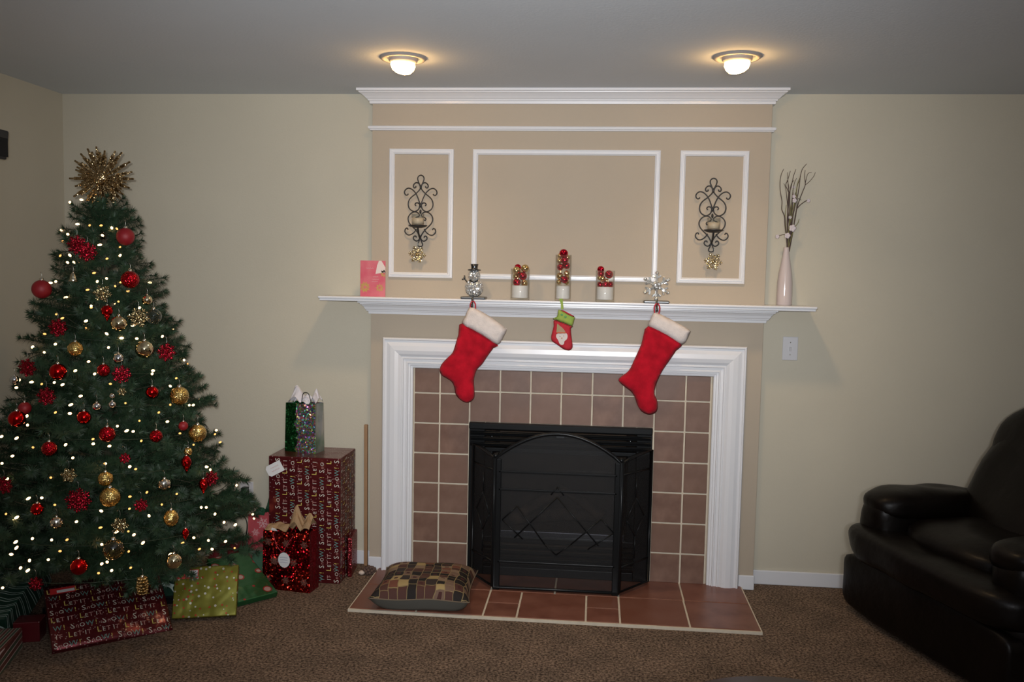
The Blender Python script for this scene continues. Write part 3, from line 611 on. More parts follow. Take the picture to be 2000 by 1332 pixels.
SC_SYM=[[(0.0021, -0.0561), (0.0088, -0.0421), (0.0204, -0.0361), (0.0323, -0.0421), (0.0372, -0.0533), (0.0323, -0.0618), (0.0246, -0.059), (0.0253, -0.0533)], [(0.0007, -0.0544), (0.0053, -0.0702), (0.0246, -0.0905), (0.0456, -0.107), (0.0579, -0.1228), (0.0621, -0.1439), (0.0551, -0.1642), (0.0393, -0.1755), (0.0246, -0.1762), (0.0112, -0.1677), (0.0049, -0.1544), (0.0042, -0.1439), (0.0112, -0.1362), (0.0218, -0.1355), (0.0281, -0.1432), (0.0225, -0.1491)], [(0.0007, -0.1474), (0.0088, -0.1228), (0.0175, -0.1018), (0.0281, -0.0842), (0.0456, -0.0684), (0.0632, -0.0639), (0.0772, -0.073), (0.0814, -0.086), (0.0744, -0.0972), (0.0653, -0.0965), (0.0632, -0.0905)], [(0.0182, -0.2176), (0.0246, -0.2204), (0.0274, -0.2134), (0.0193, -0.2053), (0.0088, -0.2018), (0.0056, -0.193), (0.0123, -0.1842), (0.0253, -0.1797), (0.0421, -0.1832), (0.0561, -0.1965), (0.0621, -0.2141), (0.0551, -0.2351), (0.0386, -0.2534), (0.0246, -0.2667), (0.0112, -0.2843), (0.0014, -0.3053), (0.0056, -0.3229), (0.0119, -0.3369), (0.0098, -0.3467), (0.0007, -0.3502)], [(0.0193, -0.2632), (0.0316, -0.2807), (0.0491, -0.292), (0.0649, -0.2913), (0.0772, -0.2772), (0.0737, -0.2632), (0.0653, -0.2597), (0.0614, -0.2674)], [(0.0014, -0.3071), (0.0105, -0.32), (0.0218, -0.3218), (0.0337, -0.3123), (0.0316, -0.3), (0.0228, -0.2983), (0.0193, -0.3053)], [(0.0007, -0.0533), (0.0088, -0.0386), (0.0161, -0.0182), (0.0119, -0.0056), (0.0035, -0.0007), (0.0, 0.0)]]

TX, TY = -1.975, -.68
m_needle = M('fir_needles', (0.011, 0.030, 0.014), 0.55, spec=.4, col2=(0.030, 0.064, 0.030), vscale=30)
m_bark = M('branch_wire', (0.05, 0.045, 0.025), .8)
tree = thing('christmas_tree', 'artificial green Christmas tree standing in the corner left of the fireplace', 'christmas tree', (TX, TY, 0))
bm = nb(); add_lathe(bm, [(.028, .05), (.026, .9), (.016, 1.5), (.008, 1.78)], 12); obj('trunk', bm, m_bark, tree)
bm = nb(); add_lathe(bm, [(.05, .0), (.05, .05), (.034, .06), (.034, .16)], 16)
for k in range(4):
    R_ = Matrix.Rotation(k*PI/2+.4, 4, 'Z'); add_box(bm, (.03, -.012, 0), (.27, .012, .03), R_)
obj('stand', bm, m_black, tree)
def branch_mesh(L_, seed):
    rnd = random.Random(seed); V, Fc, mi = [], [], []
    def seg(p, q, r):
        d = (q-p).normalized(); a = d.orthogonal().normalized(); b = d.cross(a); i = len(V)
        for c in (p, q):
            for k in range(3): V.append(c+r*(a*math.cos(k*2.094)+b*math.sin(k*2.094)))
        for k in range(3): Fc.append((i+k, i+(k+1) % 3, i+3+(k+1) % 3, i+3+k)); mi.append(1)
    def brush(p, q, n, ln):
        d = (q-p).normalized(); a = d.orthogonal().normalized(); b = d.cross(a)
        for k in range(n):
            t = (k+rnd.random())/n; ph = rnd.uniform(0, 2*PI); c = p.lerp(q, t)
            o = a*math.cos(ph)+b*math.sin(ph); tip = c+(o*.95+d*rnd.uniform(.05, .45)).normalized()*ln*rnd.uniform(.75, 1.15)
            s = d.cross(o).normalized()*.0020; i = len(V)
            V.extend((c-s, c+s, tip)); Fc.append((i, i+1, i+2)); mi.append(0)
        for k in range(26):      # tuft at the tip
            ph = rnd.uniform(0, 2*PI); o = a*math.cos(ph)+b*math.sin(ph); tip = q+(d*rnd.uniform(.3, 1.0)+o*.85).normalized()*ln*.9
            s = d.cross(o).normalized()*.0021; i = len(V); V.extend((q-s, q+s, tip)); Fc.append((i, i+1, i+2)); mi.append(0)
    p0 = Vector((0, 0, 0)); q0 = Vector((L_, 0, .02)); N_ = max(2, int(L_/.075)); prev = p0
    pts = [p0.lerp(q0, k/N_)+Vector((0, rnd.uniform(-.008, .008), .05*L_*math.sin(PI*k/N_))) for k in range(N_+1)]
    for k in range(N_):
        seg(pts[k], pts[k+1], .0035-.002*k/N_)
        if k >= N_*.25: brush(pts[k], pts[k+1], 80, .034)
        if k >= N_*.2 and k > 0:
            for s in (-1, 1):
                ln = (.17*(1-k/N_)+.085)*rnd.uniform(.75, 1.2)*min(1, L_/.3+.25)
                e = pts[k]+Vector((math.cos(.78)*ln, s*math.sin(.78)*ln, rnd.uniform(-.02, .05)))
                seg(pts[k], e, .0018); brush(pts[k].lerp(e, .1), e, max(50, int(ln*1000)), .033)
    me = bpy.data.meshes.new('branch'); me.from_pydata([tuple(v) for v in V], [], Fc); me.materials.append(m_needle); me.materials.append(m_bark)
    me.polygons.foreach_set('material_index', mi); me.update(); return me
bm_cache = {}
rnd = random.Random(3)
def tree_r(z): return max(.05, .405*(1.95-z))
nbr = 0; lev = 0; z = .27
while z < 1.74 and nbr < 296:
    r = tree_r(z); cnt = int(6.6+9.5*r/.68); ph0 = rnd.uniform(0, 6.3)
    for k in range(cnt):
        a = ph0+2*PI*k/cnt+rnd.uniform(-.12, .12); L_ = (r-.012)*rnd.choice((.74, .84, .92, .97, 1.02))*rnd.uniform(.96, 1.04)
        hx = math.cos(a); hy = math.sin(a)
        lim = 9.
        if hx < 0: lim = min(lim, .60/-hx)
        if hy > 0: lim = min(lim, .72/hy)
        L_ = min(L_, lim)
        Lq = max(.1, round(L_/.06)*.06); key = (Lq, rnd.randrange(2))
        if key not in bm_cache: bm_cache[key] = branch_mesh(Lq, int(Lq*1000)+key[1])
        o = bpy.data.objects.new('branch', bm_cache[key]); COL.objects.link(o); o.parent = tree
        up = .02+.26*(z/1.75)+rnd.uniform(-.1, .14)
        o.location = (0, 0, z-L_*up*.6+rnd.uniform(-.02, .02))
        o.rotation_euler = Euler((rnd.uniform(-.5, .5), -up, a), 'XYZ'); s = L_/Lq; o.scale = (s, 1, 1); nbr += 1
    z += .088-.02*(z/1.8); lev += 1
for a, tl, zz in ((.3, .9, 1.66), (2.4, .8, 1.66), (4.4, 1.0, 1.67), (5.4, .75, 1.63), (1.3, 1.45, 1.68)):
    if (.12, 0) not in bm_cache: bm_cache[(.12, 0)] = branch_mesh(.12, 120)
    o = bpy.data.objects.new('branch', bm_cache[(.12, 0)]); COL.objects.link(o); o.parent = tree; o.location = (0, 0, zz); o.rotation_euler = (0, -tl, a)

# light string
m_led = emis('tree_bulb', (1.0, .60, .27), 6); m_led2 = emis('tree_bulb_dim', (1.0, .46, .13), 1.6)
m_wire = M('green_wire', (.012, .03, .015), .5)
ls = thing('string_lights', 'string of small warm white lights wound around the Christmas tree', 'string lights', (TX, TY, .3))
bm = nb(); add_ball(bm, (0, 0, 0), 1.0, 8, 6, (.0050, .0050, .0090))
proto = obj('bulb', bm, m_led, ls); first = True
bm = nb(); add_ball(bm, (0, 0, 0), 1.0, 8, 6, (.0042, .0042, .0075)); dim = obj('bulb', bm, m_led2, ls); dim.location = (.2, .5, .4)
for (x, y, z_) in BULBS:
    o = proto if first else (dim if random.random() < .38 else proto).copy()
    if not first: COL.objects.link(o); o.parent = ls
    first = False
    o.location = (x-TX, y-TY, z_-.3); o.rotation_euler = (random.uniform(.7, 2.2), random.uniform(.4, 1.3), random.uniform(-.6, .6))
sp_ = []
for k in range(300):
    t_ = k/299; z_ = 1.72-1.42*t_; a = t_*2*PI*11; r = tree_r(z_)*.9
    x_ = r*math.cos(a); y_ = r*math.sin(a)
    sp_.append((max(x_, -.63), min(y_, .72), z_-.3))
bm = nb(); add_tube(bm, sp_, .0018, 4); obj('wire', bm, m_wire, ls)

# ---------------------------------------------------------------- ornaments
mo = dict(
    red_matte=M('red_satin', (0.26, .008, .014), .5, metal=.1, spec=.5, bump=.15, bscale=900),
    red_glitter=glitter('red_glitter', (.48, .010, .018), 520, .9, .25),
    red_shiny=M('red_mirror', (.62, .008, .008), .16, metal=1.0),
    gold_glitter=glitter('gold_glitter', (.72, .50, .17), 520, .75, .25),
    gold_oval=glitter('gold_glitter_oval', (.72, .50, .17), 520, .6, .25),
    mirror_gold=M('gold_mirror', (.78, .66, .42), .06, metal=1.0),
    silver=M('silver_mirror', (.75, .76, .78), .12, metal=1.0),
    mosaic=glitter('mirror_mosaic', (.70, .66, .58), 130, .5, .08),
    clear=glass('clear_bauble', (.93, .94, .92), 1.6, .02),
    clear_gold=glass('gold_bauble', (.85, .72, .42), 1.8, .03),
    flake_red=glitter('red_flake', (.34, .012, .026), 420, 1.0, .35),
    flake_gold=glitter('gold_flake', (.55, .43, .22), 420, 1.1, .25),
    red_drop=glitter('red_drop', (.70, .012, .012), 300, .5, .15),
    bell=glitter('bell', (.65, .6, .45), 500, .4, .2), cone_gold=glitter('cone', (.55, .38, .16), 300, .8, .3))
m_cap = M('ornament_cap', (.72, .70, .62), .22, metal=1.0)
m_hook = M('ornament_hook', (.5, .5, .45), .3, metal=1.0)
def flake_bm(r, arms, t=.004, inner=.24, rich=2, fine=False):
    bm = nb()
    for k in range(arms):
        R_ = Matrix.Rotation(2*PI*k/arms+.13, 4, 'Y'); w_ = r*(.05 if fine else .075)
        add_box(bm, (0, -t, -w_), (r, t, w_), R_)
        for j in range(rich):
            for s in (-1, 1):
                T_ = R_ @ Matrix.Translation((r*(.42+.27*j), 0, 0)) @ Matrix.Rotation(s*.85, 4, 'Y')
                add_box(bm, (0, -t*.8, -w_*.8), (r*(.40-.10*j), t*.8, w_*.8), T_)
        add_lathe(bm, [(0, -t*1.3), (w_*1.6, -t), (w_*1.6, t), (0, t*1.3)], 6, R_ @ Matrix.Translation((r*.95, 0, 0)) @ Matrix.Rotation(PI/2, 4, 'X'), cap=False)
        if fine:
            add_box(bm, (0, -t*.8, -w_*.7), (r*.72, t*.8, w_*.7), R_ @ Matrix.Rotation(PI/arms, 4, 'Y'))
            for s in (-1, 1): add_box(bm, (0, -t*.7, -w_*.6), (r*.22, t*.7, w_*.6), R_ @ Matrix.Rotation(PI/arms, 4, 'Y') @ Matrix.Translation((r*.5, 0, 0)) @ Matrix.Rotation(s*.8, 4, 'Y'))
    add_lathe(bm, [(0, -t*1.8), (r*inner, -t), (r*inner, t), (0, t*1.8)], arms*2, Matrix.Rotation(PI/2, 4, 'X'), cap=False)
    return bm
def hook(parent, z_, h=.03):
    bm = nb(); add_tube(bm, smooth_path([(0, 0, z_), (.002, 0, z_+h*.5), (0, 0, z_+h), (-.006, .004, z_+h*1.15), (-.008, .008, z_+h*.9)], 3), .0007, 4)
    obj('hook', bm, m_hook, parent)
def ornament(kind, loc, r, label, group, face=None):
    cat = 'ornament'
    if kind.startswith('flake'):
        nm = 'snowflake_ornament'; d = Vector((loc[0]-TX, loc[1]-TY, 0)) if face is None else Vector(face)
        if face is None: d = (d.normalized()+Vector((.35, -.9, 0))).normalized()
        t = thing(nm, label, cat, loc, math.atan2(d.x, -d.y), group)
        obj('snowflake', flake_bm(r, 8 if kind == 'flake_red' else 6, max(.0012, r*.06), .2, 2, r > .025), mo[kind], t)
        hook(t, r*.95, .025); return t
    nm = {'red_drop': 'drop_ornament', 'bell': 'bell_ornament', 'cone_gold': 'pine_cone_ornament'}.get(kind, 'ball_ornament')
    t = thing(nm, label, cat, loc, 0, group)
    bm = nb()
    if kind == 'red_drop':
        add_lathe(bm, [(0, -1.9*r), (.3*r, -1.2*r), (.8*r, -.3*r), (r, .4*r), (.75*r, 1.1*r), (.3*r, 1.6*r), (0, 1.7*r)], 16, cap=False); top = 1.6*r
    elif kind == 'bell':
        add_lathe(bm, [(0, .9*r), (.4*r, .8*r), (.6*r, .2*r), (.75*r, -.5*r), (r, -.9*r), (.9*r, -.92*r), (0, -.6*r)], 16, cap=False); add_ball(bm, (0, 0, -.95*r), .25*r, 8, 6); top = .9*r
    elif kind == 'cone_gold':
        for q in range(6):
            for k in range(7):
                a = k*2*PI/7+q*.45; rr_ = r*(.55+.45*math.sin(PI*(q+1)/7)); add_ball(bm, (rr_*.6*math.cos(a), rr_*.6*math.sin(a), (q-2.5)*r*.42), r*.3, 6, 4, (1, 1, .5))
        top = 1.3*r
    elif kind == 'gold_oval': add_ball(bm, (0, 0, 0), r, 24, 14, (1, 1, 1.18)); top = 1.18*r
    else: add_ball(bm, (0, 0, 0), r, 28, 16); top = r
    obj({'red_drop': 'drop', 'bell': 'bell', 'cone_gold': 'cone'}.get(kind, 'ball'), bm, mo[kind], t)
    if r > .012:
        bm = nb(); c_ = max(.004, r*.2); add_lathe(bm, [(c_, -.002), (c_, c_*.9), (c_*.5, c_*1.1), (0, c_*1.1)], 10, Matrix.Translation((0, 0, top)), cap=False); cp = obj('cap', bm, m_cap, t)
        hook(cp, top+c_, .022)
    return t
for (kind, x, y, z_, r, lab) in ORN: ornament(kind, (x, y, z_), r, lab, 'ornaments on the Christmas tree')
# star topper
top = thing('star_topper', 'gold glitter starburst topper on the tip of the Christmas tree', 'tree topper', (TX+.005, TY-.02, 1.905), .15)
m_top = glitter('topper_gold', (.44, .32, .17), 300, 1.2, .22)
bm = nb(); add_box(bm, (.02, -.003, -.004), (.132, .003, .004)); add_box(bm, (.060, -.004, -.0068), (.112, .004, .0068))
sp0 = None
rnd = random.Random(8)
for k in range(44):
    if sp0 is None: o = sp0 = obj('spike', bm, m_top, top, bevel=.002)
    else: o = sp0.copy(); COL.objects.link(o)
    a = 2*PI*k/22+(.14 if k > 21 else 0); o.location = (0, -.012 if k > 21 else 0, 0)
    o.rotation_euler = Euler((0, a, rnd.uniform(-.35, .35)), 'XYZ'); s = rnd.uniform(.86, 1.08)*(.82 if k > 21 else 1.05); o.scale = (s, 1, 1)
bm = nb(); add_ball(bm, (0, -.012, 0), .03, 20, 12, (1, .7, 1)); obj('centre', bm, m_top, top)
bm = nb(); add_lathe(bm, [(.011, -.26), (.011, -.02)], 10); obj('sleeve', bm, m_top, top)

# ---------------------------------------------------------------- presents
m_snow = ramp_mat('snow_wrap', 'voronoi', [(0, (.58, .40, .38)), (.20, (.135, .015, .019))], 80, rough=.28, spec=.5, metal=.62, coat=.25)
m_cream = M('print_cream', (.62, .58, .50), .35); m_teal = M('print_teal', (.13, .27, .25), .35)
m_yel = M('print_yellow', (.62, .50, .12), .35); m_rose = M('print_rose', (.48, .25, .22), .35)
LM = [m_cream, m_teal, m_yel, m_rose]
def snow_word(s): return [('S', s*1.15, 0, -.002), ('n', s*.8, 3, 0), ('O', s*.8, 0, 0), ('W', s*1.0, 1, 0), ('!', s*1.0, 2, 0)]
def let_word(s): return [('L', s*1.1, 2, 0), ('E', s*.8, 0, 0), ('T', s*.9, 3, 0), (' ', s*.5, 0, 0), ('I', s*.9, 0, 0), ('T', s*.9, 3, 0)]
def print_face(parent, w_, h_, mat, s=.031, pitch=.037, seed=0):
    """rows of LET IT / SNOW! SNOW! lettering over a w x h face (local XY), clipped to the face"""
    bm = nb(); rnd = random.Random(seed); y = .008; row = 0
    while y+s < h_:
        x = .006-(.05 if row % 4 in (1, 2) else 0)
        while x < w_:
            wd = snow_word(s) if row % 2 == 0 else let_word(s)
            for it in wd:
                if it[0] == ' ': x += it[1]*.4; continue
                adv = (glyph(it[0])[2]+.12)*it[1]
                if x > .003 and x+adv < w_: add_word(bm, [it], x, y, mat)
                x += adv
            x += s*.55
        y += pitch; row += 1
    return obj('lettering', bm, LM, parent)
def tag_card(parent, w_, h_, mat, mats, lines=2, corner=.2, ink=None):
    """gift tag: a thin card with clipped corners, handwriting strokes; local XY plane, mat places it"""
    bm = nb(); c = corner*h_
    out = [(0, c), (c, 0), (w_, 0), (w_, h_), (c, h_), (0, h_-c)]
    a = [bm.verts.new(mat @ Vector((x, y, 0))) for x, y in out]; b = [bm.verts.new(mat @ Vector((x, y, .001))) for x, y in out]
    bm.faces.new(a[::-1]); bm.faces.new(b)
    for i in range(6): bm.faces.new([a[i], a[(i+1) % 6], b[(i+1) % 6], b[i]])
    for l_ in range(lines):
        y = h_*(.66-.3*l_); pts = [mat @ Vector((w_*(.3+.5*t/14), y+h_*.05*math.sin(t*2.1+l_)*(1 if t % 3 else 1.6), .0016)) for t in range(15)]
        add_tube(bm, pts, .0005, 4, mi=1)
    t = obj('gift_tag', bm, mats, parent); return t
m_card = M('white_card', (.72, .71, .70), .6); m_inkr = M('red_ink', (.55, .08, .08), .6); m_inkb = M('blue_ink', (.08, .08, .25), .6)
def box_thing(name, label, mat, FL, ang, tilt, w_, d_, h_, group='presents under the tree', bevel=.004):
    """wrapped box; FL = front left floor corner, tilted up at the rear; top face is local +Z"""
    bm = nb(); add_box(bm, (0, 0, 0), (w_, d_, h_)); o = obj(name, bm, mat, None, bevel=bevel, seg=2)
    o.matrix_world = Matrix.Translation(FL) @ Matrix.Rotation(ang, 4, 'Z') @ Matrix.Rotation(tilt, 4, 'X')
    return tag(o, label, 'present', group)
TOPM = lambda h_: Matrix.Translation((0, 0, h_+.0006))
FRONTM = Matrix.Translation((0, -.0006, 0)) @ Matrix.Rotation(PI/2, 4, 'X')
def sag(x, y):
    d = 0.0
    if y < .15: d += .19*(.15-y) if y < .11 else 4.75*(.15-y)**2*.5+.0019
    if x > .2: d += .085*(x-.2) if x > .26 else .71*(x-.2)**2
    return min(d, .042)
g1 = box_thing('gift_box', 'flat red lettered present leaning in front of the tree, glaring in the lamp light', m_snow, (-1.941, -1.157, .0), .69, .52, .456, .31, .045)
bm = nb(); nx_, ny_ = 18, 14
gt_ = [[bm.verts.new((.456*i/nx_, .31*j/ny_, .045-sag(.456*i/nx_, .31*j/ny_)+.0012*noise.noise(Vector((i*.7, j*.7, 2)))*(0 < i < nx_)*(0 < j < ny_))) for i in range(nx_+1)] for j in range(ny_+1)]
gb_ = [[bm.verts.new((.456*i/nx_, .31*j/ny_, 0)) for i in range(nx_+1)] for j in range(ny_+1)]
for j in range(ny_):
    for i in range(nx_):
        bm.faces.new([gt_[j][i], gt_[j][i+1], gt_[j+1][i+1], gt_[j+1][i]]).smooth = True; bm.faces.new([gb_[j][i], gb_[j+1][i], gb_[j+1][i+1], gb_[j][i+1]])
for i in range(nx_):
    bm.faces.new([gb_[0][i], gb_[0][i+1], gt_[0][i+1], gt_[0][i]]); bm.faces.new([gb_[ny_][i+1], gb_[ny_][i], gt_[ny_][i], gt_[ny_][i+1]])
for j in range(ny_):
    bm.faces.new([gb_[j+1][0], gb_[j][0], gt_[j][0], gt_[j+1][0]]); bm.faces.new([gb_[j][nx_], gb_[j+1][nx_], gt_[j+1][nx_], gt_[j][nx_]])
bmesh.ops.recalc_face_normals(bm, faces=bm.faces[:]); bm.to_mesh(g1.data); bm.free(); g1.modifiers.clear()
lt1 = print_face(g1, .456, .31, TOPM(.045), seed=1); print_face(g1, .456, .022, FRONTM, s=.020, seed=2)
for v in lt1.data.vertices: v.co.z += .0006-sag(v.co.x, v.co.y)
m_lab = M('label_red', (.55, .03, .03), .5)
bm = nb(); add_box(bm, (.02, .262, .0455), (.115, .292, .0470)); add_box(bm, (.045, .266, .047), (.112, .280, .0474), mi=1); obj('gift_label', bm, [m_lab, m_card], g1)
# tall lettered box: lettering runs upwards
tw, td, th = .360, .262, .622
g2_ = box_thing('gift_box', 'tall dark red box wrapped in snow lettering beside the fireplace wall', m_snow, (-1.413, -.228, 0), -.012, 0, tw, td, th)
RUP = Matrix.Translation((tw, -.0006, 0)) @ Matrix.Rotation(PI/2, 4, 'X') @ Matrix.Rotation(PI/2, 4, 'Z')
print_face(g2_, th, tw, RUP, seed=3)
RSD = Matrix.Translation((tw+.0006, td, 0)) @ Matrix.Rotation(PI/2, 4, 'Y') @ Matrix.Rotation(PI, 4, 'Z') @ Matrix.Translation((0, 0, 0))
print_face(g2_, th, td, Matrix.Translation((tw+.0006, td, 0)) @ Matrix(((0, 0, 1, 0), (0, -1, 0, 0), (1, 0, 0, 0), (0, 0, 0, 1))), seed=4)
tg = tag_card(g2_, .085, .056, Matrix.Translation((.008, -.003, .515)) @ Matrix.Rotation(PI/2, 4, 'X') @ Matrix.Rotation(.5, 4, 'Z') , [m_card, m_inkr]); tag(tg, 'white tag with red handwriting')
# yellow green dotted box
m_yg = ramp_mat('yellow_green_wrap', 'voronoi', [(0, (.62, .60, .52)), (.13, (.125, .128, .015))], 56, rough=.25, spec=.5, metal=.6, coat=.25)
nt, N, L, B = nodes(m_yg)
vor = [n for n in N if n.type == 'TEX_VORONOI'][0]; rmp = [n for n in N if n.type == 'VALTORGB'][0]
cr = N.new('ShaderNodeValToRGB'); cr.color_ramp.interpolation = 'CONSTANT'
cr.color_ramp.elements[0].color = (.62, .60, .52, 1); cr.color_ramp.elements[1].position = .62; cr.color_ramp.elements[1].color = (.42, .05, .02, 1)
sep = N.new('ShaderNodeSeparateColor'); L.new(vor.outputs['Color'], sep.inputs[0]); L.new(sep.outputs[0], cr.inputs[0])
th_ = N.new('ShaderNodeMath'); th_.operation = 'LESS_THAN'; th_.inputs[1].default_value = .30; L.new(vor.outputs['Distance'], th_.inputs[0])
mxx = N.new('ShaderNodeMix'); mxx.data_type = 'RGBA'; mxx.inputs[6].default_value = (.20, .19, .022, 1); L.new(th_.outputs[0], mxx.inputs[0]); L.new(cr.outputs[0], mxx.inputs[7]); L.new(mxx.outputs[2], B.inputs['Base Color'])
g3 = box_thing('gift_box', 'yellow green present with white and red dots leaning right of the lettered present', m_yg, (-1.640, -.766, 0), .29, 1.06, .269, .22, .035)
bm = nb(); add_box(bm, (.004, .168, .0352), (.10, .206, .0364)); add_box(bm, (.05, .174, .0364), (.096, .203, .0370), mi=1); add_lathe(bm, [(0, 0), (.013, 0), (.013, .001), (0, .001)], 16, Matrix.Translation((.026, .186, .0364)), mi=2)
for l_ in range(3): add_tube(bm, [(.054, .180+.008*l_, .0374), (.091, .181+.008*l_, .0374)], .0006, 4, mi=3)
obj('gift_label', bm, [m_lab, m_card, M('label_green', (.3, .4, .05), .5), m_inkb], g3)
# green foil box with round faces of dots
m_gf = ramp_mat('green_foil_wrap', 'voronoi', [(0, (.55, .44, .40)), (.20, (.40, .03, .03)), (.27, (.022, .12, .04))], 13, rough=.27, spec=.5, metal=.5, coat=.3)
g4 = box_thing('gift_box', 'dark green present with pale red-rimmed spots between yellow box and red bag', m_gf, (-1.424, -.590, 0), .858, .36, .200, .34, .03)
# wavy boxes
m_wv = ramp_mat('wavy_wrap', 'wave', [(0, (.014, .045, .030)), (.70, (.50, .60, .54)), (.86, (.014, .045, .030))], 9, rough=.3, distort=7.0, rot=(0, 0, 1.5), coat=.5)
box_thing('gift_box', 'dark green present with wavy light lines at the far left under the tree', m_wv, (-2.56, -1.09, 0), .08, .42, .385, .34, .12)
box_thing('gift_box', 'dark present with wavy lines squeezed between lettered and yellow green presents', m_wv, (-1.80, -.585, 0), .29, .0, .17, .15, .125)
m_dr = ramp_mat('dark_red_wrap', 'voronoi', [(0, (.5, .4, .38)), (.06, (.10, .008, .012))], 26, rough=.3, coat=.6)
box_thing('gift_box', 'small dark red dotted present standing left of the leaning lettered present', m_dr, (-2.155, -1.085, 0), .30, .0, .10, .085, .085)
m_st = ramp_mat('striped_wrap', 'wave', [(0, (.14, .045, .035)), (.40, (.62, .50, .46)), (.66, (.06, .10, .06))], 15, rough=.35, rot=(.9, .3, .4), coat=.5)
box_thing('gift_box', 'diagonally striped present at the bottom left corner of the picture', m_st, (-2.271, -1.549, 0), .30, .0, .30, .36, .085)
m_rt = ramp_mat('small_snow_wrap', 'voronoi', [(0, (.6, .52, .5)), (.24, (.17, .02, .025))], 46, rough=.35, coat=.5)
box_thing('gift_box', 'small red and white speckled present low behind the green spotted present', m_rt, (-1.735, -.20, 0), .0, .0, .15, .11, .165)
m_lg = ramp_mat('mint_wrap', 'voronoi', [(0, (.55, .6, .55)), (.22, (.09, .20, .12))], 22, rough=.35, coat=.5)
box_thing('gift_box', 'pale green snowflake patterned present tucked left of the red foil bag', m_lg, (-1.525, -.165, 0), -.2, .0, .115, .07, .125)
box_thing('gift_box', 'thin red foil package leaning against right side of the tall lettered box', glitter('thin_foil', (.35, .05, .06), 240, .5, .3), (-1.045, -.13, 0), .1, .0, .022, .16, .20)

# gift bags
def bag(name, label, FL, ang, w_, d_, h_, mat, mat2, group='gift bags'):
    t = thing(name, label, 'gift bag', FL, ang, group); bm = nb()
    o = [(0, 0), (w_, 0), (w_, d_*.5), (w_, d_), (0, d_), (0, d_*.5)]; fl = .004
    lo = [bm.verts.new((x, y, 0)) for x, y in o]
    hi = [bm.verts.new(q) for q in ((fl, fl, h_), (w_-fl, fl, h_), (w_-.018, d_*.5, h_), (w_-fl, d_-fl, h_), (fl, d_-fl, h_), (.018, d_*.5, h_))]
    bm.faces.new(lo[::-1])
    for i in range(6):
        f = bm.faces.new([lo[i], lo[(i+1) % 6], hi[(i+1) % 6], hi[i]]); f.material_index = 0 if i == 0 or i == 3 else 1
    b = obj('bag_body', bm, [mat, mat2], t); so = b.modifiers.new('thick', 'SOLIDIFY'); so.thickness = .0012
    return t
def tissue(parent, w_, d_, h0, peaks, mat, seed):
    """crumpled tissue paper rising from the mouth of a bag; peaks = (x fraction, height)"""
    rnd = random.Random(seed); bm = nb(); nx, ny = 22, 9; g = []
    for j in range(ny):
        row = []
        for i in range(nx):
            u = i/(nx-1); v = j/(ny-1); x = w_*(.03+.94*u); y = d_*(.08+.84*v)
            h_ = max(p[1]*math.exp(-((u-p[0])/p[2])**2) for p in peaks)*(1-abs(v-.5)*1.1)
            n_ = noise.noise(Vector((u*5+seed, v*4, 0)))
            row.append(bm.verts.new((x+.008*n_, y+.012*noise.noise(Vector((u*6, v*5, 5+seed))), h0-.02+h_+.018*n_*(h_ > .01))))
        g.append(row)
    for j in range(ny-1):
        for i in range(nx-1): bm.faces.new([g[j][i], g[j][i+1], g[j+1][i+1], g[j+1][i]])
    o = obj('tissue_paper', bm, mat, parent); return o
m_redbag = glitter('red_holo', (.27, .004, .008), 170, 1.05, .28, holo=.0, metal=1.0, col2=(.34, .02, .012))
m_redbag2 = glitter('red_holo_side', (.18, .006, .012), 190, .7, .3, metal=.7)
b1 = bag('gift_bag', 'red sparkling foil gift bag with brown tissue in front of the tall box', (-1.405, -.335, 0), -.155, .25, .094, .285, m_redbag, m_redbag2)
m_kraft = M('brown_tissue', (.34, .215, .11), .8, var=.12, vscale=20)
tissue(b1, .25, .094, .285, [(.25, .05, .45), (.66, .150, .15), (.93, .11, .16)], m_kraft, 2)
bm = nb(); add_flat(bm, [(.0+.031*math.cos(2*PI*k/20), .037*math.sin(2*PI*k/20)) for k in range(20)], 0, .001)
for l_ in range(3): add_tube(bm, [(-.02, -.0008, .012-.012*l_), (-.005, -.0008, .014-.012*l_), (.02, -.0008, .012-.012*l_)], .0007, 4, mi=1)
tag(obj('gift_tag', bm, [m_card, m_inkb], b1, (.118, -.004, .150)), 'round white tag with blue handwriting')
bm = nb(); add_tube(bm, smooth_path([(.06, -.001, .27), (.08, -.003, .215), (.112, -.004, .19), (.13, -.003, .22), (.165, -.001, .27)], 5), .0015, 6); obj('handle', bm, M('red_cord', (.45, .03, .05), .5), b1)
bm = nb()
rnd = random.Random(4)
for k in range(9):
    fb = flake_bm(.019, 6, .0004, .2, 1); dx, dz = (.03+.095*(k % 3)+(.04 if k//3 % 2 else 0)) , .05+.09*(k//3)
    if dx > .23: dx -= .2
    vm = {}
    for v in fb.verts: vm[v] = bm.verts.new((v.co.x+dx, v.co.y-.0008+.004*(dz/.285), v.co.z+dz))
    for f in fb.faces: bm.faces.new([vm[v] for v in f.verts])
    fb.free()
p_ = obj('snowflake_print', bm, M('snowflake_print', (.30, .14, .11), .35, metal=.5), b1); tag(p_, kind='stuff')
bm = nb(); add_flat(bm, [(0, 0), (.055, -.004), (.03, .018), (.012, .022)], 0, .001); obj('paper_corner', bm, m_card, b1, (.035, .01, .276))
m_silver = glitter('silver_holo', (.44, .44, .46), 150, .82, .27, holo=.66, metal=.9)
nt, N, L, B = nodes(m_silver)
tc = N.new('ShaderNodeTexCoord'); sx = N.new('ShaderNodeSeparateXYZ'); L.new(tc.outputs['Object'], sx.inputs[0])
nz = N.new('ShaderNodeTexNoise'); nz.inputs['Scale'].default_value = 18; L.new(tc.outputs['Object'], nz.inputs['Vector'])
